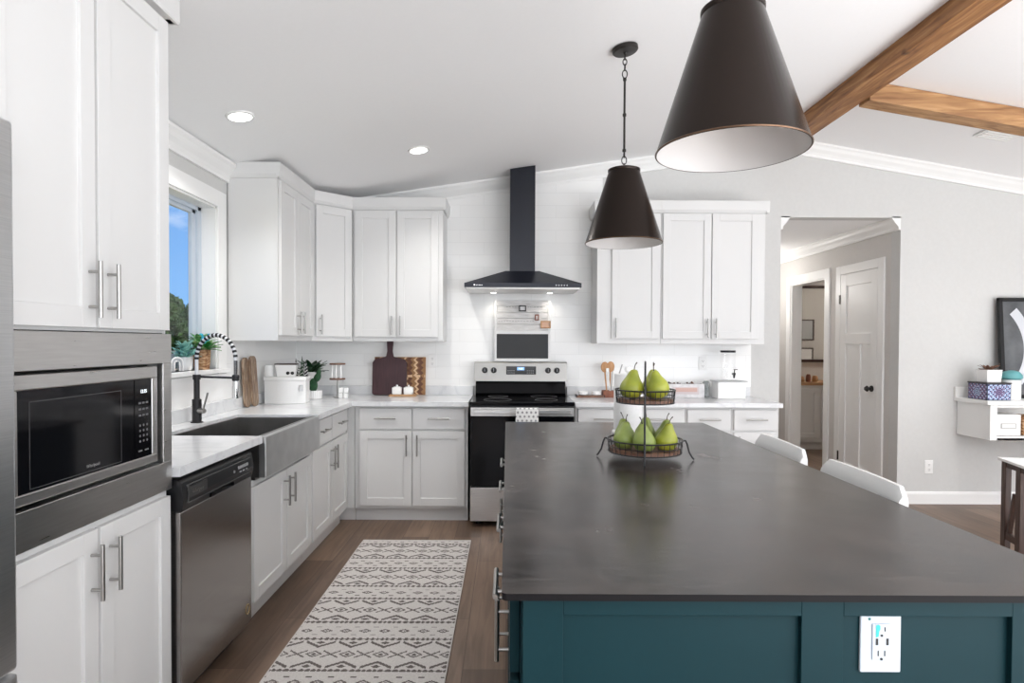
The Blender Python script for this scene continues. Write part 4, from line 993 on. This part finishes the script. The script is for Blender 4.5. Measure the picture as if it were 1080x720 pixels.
# potted plants in the corner
def foliage(m, n, L, w, c=(0, 0, 0), l0=.5, l1=1.3, d=.35, seed=1, r0=.01):
    rr = random.Random(seed)
    for k in range(n):
        a = 2*PI*k/n*2.4+rr.uniform(-.3, .3); m.leaf((c[0]+r0*math.cos(a), c[1]+r0*math.sin(a), c[2]), a, L*rr.uniform(.75, 1.1), w*rr.uniform(.8, 1.15), rr.uniform(l0, l1), d*rr.uniform(.6, 1.2))
    return m
t = thing('potted_succulent', 'dark green rosette plant in tall white pot near counter corner', 'plant', (-1.60, 4.94, .9145))
MB().lathe([(.042, 0), (.046, .005), (.050, .20), (.044, .20), (.042, .18), (.001, .18)], seg=28).build('pot', M_white, t, smooth=True)
foliage(MB(), 36, .145, .028, (0, 0, .185), .15, 1.25, .25, 4).build('leaves', M_darkleaf, t, smooth=True, solid=.0012, fix=False)
t = thing('potted_cactus', 'round-padded green cactus in low white ribbed pot', 'plant', (-1.515, 4.74, .9145))
m = MB(); rings = []
for r, z in ((.060, 0), (.063, .004), (.065, .066), (.060, .066), (.056, .05), (.001, .05)):
    rings.append([((r*(1+(.028 if i % 2 else 0)*(r > .058)))*math.cos(2*PI*i/56), (r*(1+(.028 if i % 2 else 0)*(r > .058)))*math.sin(2*PI*i/56), z) for i in range(56)])
m.loft(rings, True, False); m.build('pot', M_white, t, smooth=False)
m = MB()
for (x, y, z, rx, rz_, tilt) in ((.0, 0, .105, .034, .055, 0), (.030, .0, .165, .026, .042, .5), (-.028, .01, .10, .024, .040, -.4), (.038, .01, .20, .018, .030, .3)):
    mt_ = Matrix.Translation((x, y, z)) @ Matrix.Rotation(tilt, 4, 'Y') @ Matrix.Diagonal((rx, .010, rz_, 1))
    bmesh.ops.create_icosphere(m.bm, subdivisions=3, radius=1, matrix=mt_)
m.build('pads', M_cactus, t, smooth=True)
# tiered glass shelf with brown tops
t = thing('tiered_shelf', 'small two-tier shelf with brown discs and clear posts', 'shelf', (-1.36, 4.86, .9145))
for z in (.142, .262): MB().cyl((0, 0, z), (0, 0, z+.012), .062, seg=32).build('shelf_board', M_copper if False else M_shelfwood, t, smooth=True)
MB().lathe([(.035, 0), (.036, .004), (.006, .008), (.006, .14)], seg=24).build('stand_foot', M_nickel, t, smooth=True)
for (x, y) in ((-.035, -.03), (.0, -.042), (.035, -.03)): MB().cyl((x, y, .155), (x, y, .2615), .0075, seg=12).build('post', M_white, t, smooth=True)
for k, (x, z) in enumerate(((-1.315, .9145), (-1.275, .9145), (-1.315, .9575), (-1.275, .9575))):
    o = box(-.017, .017, -.017, .017, 0, .040).build('dice_block', M_white, loc=(x, 4.80, z), rot=(0, 0, .1*(k-1)), bevel=.004)
    tag(o, ['lower left', 'lower right', 'upper left', 'upper right'][k]+' white cube of four stacked right of the shelf', 'block', 'white cubes in the counter corner')

# window sill plants
SX = -1.835
t = thing('rainbow_ornament', 'small white rainbow arch ornament at left end of window sill', 'ornament', (-1.83, 3.362, WZ0+.001), R(90-25))
for k, r in enumerate((.036, .026, .016)):
    m = MB(); m.tube([(r, 0, 0)] + [(r*math.cos(R(a)), 0, .042+r*math.sin(R(a))) for a in range(0, 181, 15)] + [(-r, 0, 0)], .0042, 8); m.build('arch', (M_white, M_grey, M_white)[k], t, smooth=True)
t = thing('potted_succulent', 'pale blue-green bushy plant in white pot on window sill', 'plant', (SX, 3.455, WZ0+.001))
MB().lathe([(.030, 0), (.036, .006), (.042, .08), (.038, .08), (.036, .07), (.001, .07)], seg=28).build('pot', M_white, t, smooth=True)
m = foliage(MB(), 26, .075, .016, (0, 0, .07), .2, 1.2, .1, 9); foliage(m, 22, .07, .014, (0, -.01, .10), .3, 1.4, .1, 12); foliage(m, 16, .05, .014, (0.01, -.02, .13), .1, 1.4, .1, 13)
m.build('leaves', M_blueleaf, t, smooth=True, solid=.001, fix=False)
t = thing('potted_plant', 'bright variegated leafy plant in woven basket on window sill', 'plant', (SX+.01, 3.625, WZ0+.001))
M_wick = noisy('wicker', [(.35, (.16, .06, .025)), (.5, (.42, .22, .10)), (.65, (.62, .42, .26))], scale=(1, 1, 2.5), nscale=32, rough=.7)
m = MB(); m.loft([[(x*s, y*s, z) for x, y in rrect(-.038, .038, -.038, .038, .012)] for z, s in ((0, .88), (.03, .95), (.118, 1.04), (.118, .95), (.09, .93))], True, True); m.build('basket', M_wick, t, smooth=False)
m = foliage(MB(), 34, .115, .025, (0, 0, .11), .25, 1.35, .30, 21); foliage(m, 16, .09, .022, (0, 0, .15), .1, 1.3, .2, 22)
m.build('leaves', M_leaf, t, smooth=True, solid=.001, fix=False)
m = MB(); rr = random.Random(5)
for k in range(9): bmesh.ops.create_icosphere(m.bm, subdivisions=2, radius=.013, matrix=Matrix.Translation((.035+rr.uniform(-.02, .02), -.035+rr.uniform(-.025, .025), .185+rr.uniform(-.02, .02))))
m.build('turquoise_reflection', M_leaf_reflection, t, smooth=True)  # turquoise blobs that paint blue reflections on the leaves

# ================================================================== BACK COUNTER, LEFT OF RANGE
# zigzag end-grain board
def zz_pat(u, v):
    row = int(v/.158); tz = abs(((v/.045) % 1)*2-1)*.022
    for c in (.055, .255, .345) if row == 0 else (.035, .245, .335):
        if abs(u-c-tz) < .009: return 1
    if abs(v-.155) < .009 and u > .2 and math.sin(u*90) > -.2: return 1
    k = int((u-tz)/.03)
    return 2 if k % 3 == 0 else (3 if k % 3 == 1 else 0)
t = thing('cutting_board', 'square zigzag-patterned brown and cream board behind the purple one', 'cutting board', (-.905, 5.102, .9165)); t.rotation_euler = (R(-5), 0, 0)
box(-.215, .215, 0, .02, 0, .318).build('core', M_spoon, t, bevel=.002)
grid_cloth('zigzag_face', .426, .314, 106, 78, lambda u, v: (-.213+u, -.0008, .002+v), zz_pat,
    [noisy('end_grain_brown', [(.3, (.16, .065, .022)), (.7, (.26, .12, .045))], nscale=30, rough=.5), mat('maple_strip', (.72, .50, .30), .5), mat('end_grain_dark', (.13, .045, .018), .5), mat('end_grain_mid', (.30, .15, .055), .5)], parent=t, solid=0, smooth=False)
m = MB(); m.prism(board_shape(.288, .315, .02, .035, .150), 0, .018, Matrix.Rotation(R(90), 4, 'X'))
o = m.build('cutting_board', M_purple, bevel=.003, loc=(-.985, 5.077, .9175), rot=(R(-5), 0, 0)); tag(o, 'dark purple-brown paddle board with handle, leaning on tile', 'cutting board')
t = thing('serving_tray', 'thin light wood tray under two lidded white jars', 'tray', (-.857, 4.985, .9145))
box(-.108, .108, -.045, .045, 0, .012).build('board', M_oak, t, bevel=.002); box(-.104, .104, -.041, .041, .012, .016).build('lip', M_oak, t)
for k, (x, lab) in enumerate(((-.905, 'lidded white jar, left one on the small light tray'), (-.810, 'lidded white jar, right one on the small light tray'))):
    t = thing('canister', lab, 'jar', (x, 4.985, .9315), 0, 'lidded jars left of range')
    m = MB(); m.loft([[(px*s, py*s, z) for px, py in rrect(-.038, .038, -.030, .030, .010)] for z, s in ((0, .93), (.006, 1), (.050, 1), (.056, .96))]); m.build('body', M_white, t, smooth=True)
    MB().lathe([(.028, .0565), (.028, .062), (.006, .064), (.010, .074), (.001, .078)], seg=20).build('lid', M_white, t, smooth=True)

# ================================================================== BACK COUNTER, RIGHT OF RANGE
t = thing('serving_tray', 'small brown tray carrying two white bowls right of range', 'tray', (.68, 4.98, .9145))
box(-.115, .115, -.045, .045, 0, .014).build('board', M_shelfwood, t, bevel=.002)
m = MB(); m.box(-.118, -.110, -.046, .046, .002, .022); m.box(.110, .118, -.046, .046, .002, .022); m.build('end_rail', M_plastic, t)
for k, (x, lab) in enumerate(((.625, 'small white bowl, left one on the brown tray'), (.735, 'small white bowl, right one on the brown tray'))):
    o = MB().lathe([(.028, 0), (.040, .008), (.042, .034), (.039, .034), (.036, .012), (.001, .010)], seg=28).build('bowl', M_white, loc=(x, 4.98, .9295), smooth=True); tag(o, lab, 'bowl', 'white bowls right of range')
t = thing('utensil_holder', 'low copper-brown square holder for wooden utensils', 'utensil holder', (.835, 4.985, .9145))
m = MB(); m.box(-.05, .05, -.05, -.042, 0, .055); m.box(-.05, .05, .042, .05, 0, .055); m.box(-.05, -.042, -.042, .042, 0, .055); m.box(.042, .05, -.042, .042, 0, .055); m.box(-.042, .042, -.042, .042, 0, .006)
m.build('box', M_copper, t, bevel=.002)
ut = [('wooden_spoon', -.020, .0, -.030, .018, M_spoon, 'heart-shaped pair, left wooden spoon in the copper holder', .255), ('wooden_spoon', .012, .012, .020, .022, M_spoon, 'right wooden spoon with dark hole in the copper holder', .258), ('spatula', .028, -.01, -.012, .0, M_white, 'white-handled spatula crossing in the copper holder', .20), ('spatula', .040, .034, .040, .012, M_nickel, 'grey-handled spatula in the copper holder', .21), ('steel_straw', .034, -.03, .135, .0, M_nickel, 'grey metal rod leaning far right from the copper holder', .262)]
for (nm, x0, y0, x1, y1, mt_, lab, h) in ut:
    t = thing(nm, lab, 'utensil', (.835+x0*.6, 4.985+y0, .9145+.008), 0, 'utensils in the copper holder')
    a = Vector((0, 0, 0)); b_ = Vector((x1-x0*.6, y1, h-.045 if nm == 'wooden_spoon' else h))
    if nm == 'steel_straw': b_ = Vector((.085, 0, h))
    m = MB(); m.cyl(a, b_, .0055, .0055 if nm != 'wooden_spoon' else .007, seg=10); m.build('shaft', mt_ if nm != 'wooden_spoon' else M_spoon, t, smooth=True)
    if nm == 'wooden_spoon':
        m = MB(); bmesh.ops.create_icosphere(m.bm, subdivisions=3, radius=1, matrix=Matrix.Translation(b_+Vector((0, -.004, .028))) @ Matrix.Diagonal((.033, .007, .044, 1))); m.build('spoon_bowl', M_spoon, t, smooth=True)
    if nm == 'spatula': MB().box(b_.x-.012, b_.x+.012, b_.y-.002, b_.y+.002, b_.z-.002, b_.z+.03).build('blade', mt_, t, bevel=.002)
# crate with driftwood pieces
t = thing('wooden_crate', 'whitewashed box with pink-brown printed label on back counter', 'crate', (1.462, 4.99, .9145))
m = MB(); m.box(-.145, .145, -.055, -.045, 0, .115); m.box(-.145, .145, .045, .055, 0, .115); m.box(-.145, -.135, -.045, .045, 0, .115); m.box(.135, .145, -.045, .045, 0, .115); m.box(-.135, .135, -.045, .045, 0, .008)
M_ww = noisy('whitewashed_wood', [(.3, (.58, .57, .58)), (.7, (.78, .77, .78))], nscale=24, rough=.7)
m.build('box', M_ww, t, bevel=.002); 
m = MB(); m.box(-.115, .10, -.0565, -.055, .03, .09); lb = m.build('label_plate', mat('mauve_grey', (.62, .55, .56), .6), t)
box(-.09, .085, -.058, -.0565, .05, .082).build('printed_band', mat('dusty_pink', (.60, .40, .35), .6), lb)
rr = random.Random(11)
for k in range(7):
    x = 1.462-.13+k*.043; m = MB(); a0 = Vector((0, 0, 0)); d = Vector((rr.uniform(-.03, .03), rr.uniform(-.02, .02), .04+rr.uniform(0, .02)))
    m.tube([a0, a0+d*.5+Vector((.004, 0, 0)), a0+d], [.010, .013, .007], 7); m.tube([a0+d*.6, a0+d*.6+Vector((.018*(-1)**k, 0, .014))], .006, 6)
    o = m.build('driftwood_piece', M_shelfwood if k % 2 else M_walnut, loc=(x, 4.985, .985), smooth=True)
    tag(o, 'brown driftwood piece, %s in the whitewashed box' % ['leftmost', 'second from left', 'third from left', 'middle', 'third from right', 'second from right', 'rightmost'][k], 'driftwood', 'driftwood pieces in the box')
o = MB().lathe([(.024, 0), (.03, .004), (.03, .12), (.022, .13), (.024, .135), (.020, .135), (.001, .02)], seg=28).build('glass_jar', mat('smoky_glass', (.35,.38,.38), .1, 0, .5, **{'Alpha': .45}), loc=(1.642, 5.0, .9145), smooth=True); tag(o, 'narrow grey glass jar between crate and white box', 'jar')
# white box with glass drinks dispenser on it
t = thing('bread_bin', 'plain white box with grey lid edge under the glass dispenser', 'box', (1.80, 4.93, .9145))
box(-.112, .112, -.08, .08, 0, .135).build('body', M_white, t, bevel=.006); box(-.124, .124, -.088, .088, .1355, .145).build('lid', mat('pale_grey_lid', (.50, .51, .52), .4), t, bevel=.003)
t = thing('drink_dispenser', 'clear glass drink dispenser with black lid and spigot on white box', 'dispenser', (1.80, 4.95, .9145+.1455))
MB().lathe([(.055, .002), (.062, .006), (.062, .215), (.058, .225), (.054, .225), (.058, .212), (.058, .012), (.001, .010)], seg=40).build('jar', M_pane, t, smooth=True)
MB().lathe([(.058, .226), (.060, .228), (.060, .243), (.001, .245)], seg=36).build('lid', M_plastic, t, smooth=True)
m = MB(); m.cyl((.02, -.062, .055), (.02, -.10, .055), .009); m.cyl((.02, -.092, .065), (.018, -.092, .022), .010, .007); m.cyl((.02, -.092, .065), (.022, -.092, .09), .004); m.box(.015, .045, -.096, -.088, .088, .094); m.build('spigot', M_plastic, t, smooth=True)

# ================================================================== WALL DESK AT RIGHT WITH OBJECTS
DX0, DX1, DY0 = 3.80, 5.60, 4.80
t = thing('wall_desk', 'white wall-mounted console with open cubby on the right wall area', 'console', (DX0, DY0, 0))
w = DX1-DX0
m = MB(); m.box(0, w, -.012, .357, .882, .914); m.build('top', M_trim, t, bevel=.004)
m = MB(); m.box(.0, w, .335, .357, .914, 1.0); m.build('upstand', M_trim, t, bevel=.003)
m = MB(); m.box(.03, .05, .0, .357, .60, .8815); m.box(w-.05, w-.03, 0, .357, .60, .8815); m.box(.05, w-.05, 0, .357, .60, .62); m.box(.05, w-.05, .34, .357, .62, .8815)
m.box(.05, .085, -.0, .02, .62, .8815); m.box(.085, w-.05, 0, .02, .86, .8815); m.box(.085, w-.05, 0, .02, .60, .635); m.box(.85, .87, 0, .34, .62, .8815)
m.build('carcass', M_trim, t, bevel=.002)
t = thing('storage_drawer', 'white drawer box with metal label pull inside the cubby', 'box', (DX0+.20, DY0+.03, .6365))
box(-.10, .10, 0, .25, 0, .165).build('box', M_white, t, bevel=.003)
m = MB(); m.box(-.06, .06, -.003, 0, .055, .095); m.build('label_holder', M_nickel, t); box(-.054, .054, -.0045, -.003, .06, .09).build('label', M_white, t)
o = MB(); o.loft([[(px*s, py*s, z) for px, py in rrect(-.09, .09, -.09, .09, .02)] for z, s in ((0, .92), (.15, 1.0), (.15, .93), (.02, .86))]); o = o.build('basket', M_wick, loc=(DX0+.42, DY0+.13, .6365)); tag(o, 'woven brown basket beside the drawer box in the cubby', 'basket')
# patterned box
def medallion(u, v, w=.18, h=.12):
    x, y = u % w - w/2, v-h/2; r = math.hypot(x, y); a = math.atan2(y, x)
    if r < .035 + .012*math.cos(8*a): return 1 if int(r/.007) % 2 == 0 else 2
    if (int(u/.012)+int(v/.012)) % 3 == 0: return 1
    return 2 if math.sin(u*160)*math.sin(v*170) > .5 else 0
t = thing('decorative_box', 'blue patterned keepsake box on the white console', 'box', (3.83, 4.835, .9145), 0)
box(0, .19, 0, .20, 0, .132).build('body', mat('navy_lacquer', (.02, .025, .05), .4), t, bevel=.001)
box(-.004, .194, -.004, .204, .1325, .141).build('lid', mat('dark_brown_lacquer', (.025, .018, .02), .4), t)
pm = [mat('pale_blue_print', (.42, .52, .72), .4), mat('navy_print', (.03, .04, .14), .4), mat('plum_print', (.22, .13, .22), .4)]
grid_cloth('front_print', .18, .12, 72, 48, lambda u, v: (.005+u, -.0012, .006+v), medallion, pm, parent=t, solid=0)
grid_cloth('side_print', .19, .12, 76, 48, lambda u, v: (-.0012, .195-u, .006+v), medallion, [pm[2], pm[1], pm[0]], parent=t, solid=0)
t = thing('potted_succulent', 'tiny brown succulent in square white pot on patterned box', 'plant', (3.932, 4.95, .9145+.142))
m = MB(); m.loft([[(px*s, py*s, z) for px, py in rrect(-.05, .05, -.05, .05, .006)] for z, s in ((0, 1.15), (.10, 1.28), (.10, 1.18), (.085, 1.15))]); m.build('pot', M_white, t)
foliage(MB(), 34, .075, .015, (0, 0, .09), .1, 1.0, .15, 31).build('leaves', M_shelfwood, t, smooth=True, solid=.001, fix=False)
t = thing('vase', 'white cylinder vase topped by a teal dome on the console', 'vase', (4.10, 4.93, .9145))
MB().lathe([(.060, 0), (.064, .004), (.064, .155), (.056, .162), (.001, .162)], seg=32).build('body', M_white, t, smooth=True)
MB().lathe([(.060, .1625), (.074, .175), (.072, .200), (.052, .225), (.02, .236), (.001, .237)], seg=32).build('teal_dome', mat('dusty_teal_glaze', (.12, .36, .38), .5), t, smooth=True)
t = thing('framed_artwork', 'large dark abstract picture with white arcs standing on the console', 'picture', (4.12, 5.05, .9145)); t.rotation_euler = (R(-4), 0, 0)
AW, AH = 1.1, .84
m = MB(); e = .03
for q in ((0, e, 0, AH), (AW-e, AW, 0, AH), (0, AW, 0, e), (0, AW, AH-e, AH)): m.box(q[0], q[1], -.015, .015, q[2], q[3])
m.build('frame', M_plastic, t, bevel=.002)
cv = box(e, AW-e, -.004, .006, e, AH-e).build('canvas', noisy('charcoal_wash', [(.3, (.06, .065, .07)), (.7, (.14, .145, .155))], nscale=6, rough=.6), t)
def arcband(cx, cz, r0, r1, a0, a1, y, mt_, nm):
    m = MB(); n = 30; A = [(cx+r0*math.cos(R(a0+(a1-a0)*k/n)), cz+r0*math.sin(R(a0+(a1-a0)*k/n))) for k in range(n+1)]; B = [(cx+r1*math.cos(R(a0+(a1-a0)*k/n)), cz+r1*math.sin(R(a0+(a1-a0)*k/n))) for k in range(n+1)]
    for k in range(n):
        v = [m.bm.verts.new((p[0], y, p[1])) for p in (A[k], A[k+1], B[k+1], B[k])]; m.bm.faces.new(v)
    return m.build(nm, mt_, cv, fix=False)
arcband(-.22, .42, .42, .50, -38, 42, -.0046, mat('pale_grey_paint', (.60, .62, .66), .6), 'white_arc')
arcband(.90, .43, .48, .58, 140, 220, -.0046, mat('mid_grey_paint', (.33, .35, .38), .6), 'grey_arc')
arcband(.95, .43, .30, .38, 115, 245, -.0048, MATS['pale_grey_paint'], 'inner_arc')

# ================================================================== DINING TABLE AT RIGHT EDGE
t = thing('dining_table', 'dark walnut trestle table with white top cut off at right edge', 'table', (2.615, 3.20, 0), R(-16))
box(-.012, 1.5, -1.0, .012, .750, .764).build('table_top', M_white, t, bevel=.002)
for x in (.0, 1.43):
    for y in (-.048, -.190, -.840, -.982): box(x, x+.028, y, y+.045, 0, .7495).build('leg', M_walnut, t, bevel=.003)
    box(x+.004, x+.024, -.936, -.050, .720, .749).build('apron', M_walnut, t)
    box(x+.004, x+.024, -.144, -.049, .345, .380).build('stretcher', M_walnut, t)
    box(x+.004, x+.024, -.936, -.841, .345, .380).build('stretcher', M_walnut, t)
    MB().box(-.010, .010, -.008, .008, 0, .22, Matrix.Translation((x+.014, -.064, .383)) @ Matrix.Rotation(R(14), 4, 'X')).build('brace', M_walnut, t)
box(.025, 1.429, -.52, -.47, .69, .7495).build('centre_rail', M_walnut, t)
o = box(0, .45, -.34, 0, 0, .006).build('placemat', mat('slate_blue_fabric', (.05, .075, .11), .9), loc=(2.665, 3.10, .7645), rot=(0, 0, R(-16))); tag(o, 'dark slate-blue placemat on the white table top', 'placemat')

# ================================================================== OUTDOORS
g = box(-120, XL-.4, -20, 120, -.45, -.40).build('ground', noisy('dry_grass', [(.3, (.42, .30, .06)), (.7, (.60, .48, .14))], nscale=.6, rough=.95)); struct(g)
M_tree = noisy('tree_leaves', [(.35, (.010, .032, .006)), (.65, (.04, .085, .018))], nscale=3, rough=.9)
M_bark = mat('bark', (.07, .05, .035), .9)
rr = random.Random(2)
for k, (x, y, h) in enumerate(((-14.4, 28.5, 3.9), (-19.0, 33.0, 4.5), (-16.2, 24.6, 3.2), (-12.4, 33.2, 4.2), (-24.0, 35, 4.4), (-18.5, 41, 5.4))):
    t = thing('tree', ['dense dark green tree right of centre in the window', 'dark tree in the middle of the window view', 'lower dark tree left in the window view', 'tall tree at right edge of window view', 'tree half hidden behind the others outside', 'dark tree farthest left outside the window'][k], 'tree', (x, y, -.4), 0, 'trees outside the window')
    MB().cyl((0, 0, 0), (0, 0, h*.5), .16, .10, seg=10).build('trunk', M_bark, t)
    m = MB()
    for j in range(22):
        a, q = rr.uniform(0, 2*PI), rr.uniform(0, 1.0); z = h*rr.uniform(.22, .88); s = rr.uniform(.45, .8)
        bmesh.ops.create_icosphere(m.bm, subdivisions=4, radius=s*.8, matrix=Matrix.Translation((q*math.cos(a), q*math.sin(a), z)))
    for v in m.bm.verts: v.co += Vector((rr.uniform(-1, 1), rr.uniform(-1, 1), rr.uniform(-1, 1)))*.10
    m.build('crown', M_tree, t, fix=False)
t = thing('garden_fence', 'grey rail fence on yellow grass outside the window', 'fence', (-14, 22.0, -.4))
mf = mat('grey_fence', (.30, .31, .32), .6)
m = MB()
for z in (.5, .95, 1.35): m.box(-6, 8, -.02, .02, z, z+.06)
m.build('rail', mf, t)
for k in range(8): box(-6+k*2-.04, -6+k*2+.04, .021, .10, 0, 1.45).build('post', mf, t)
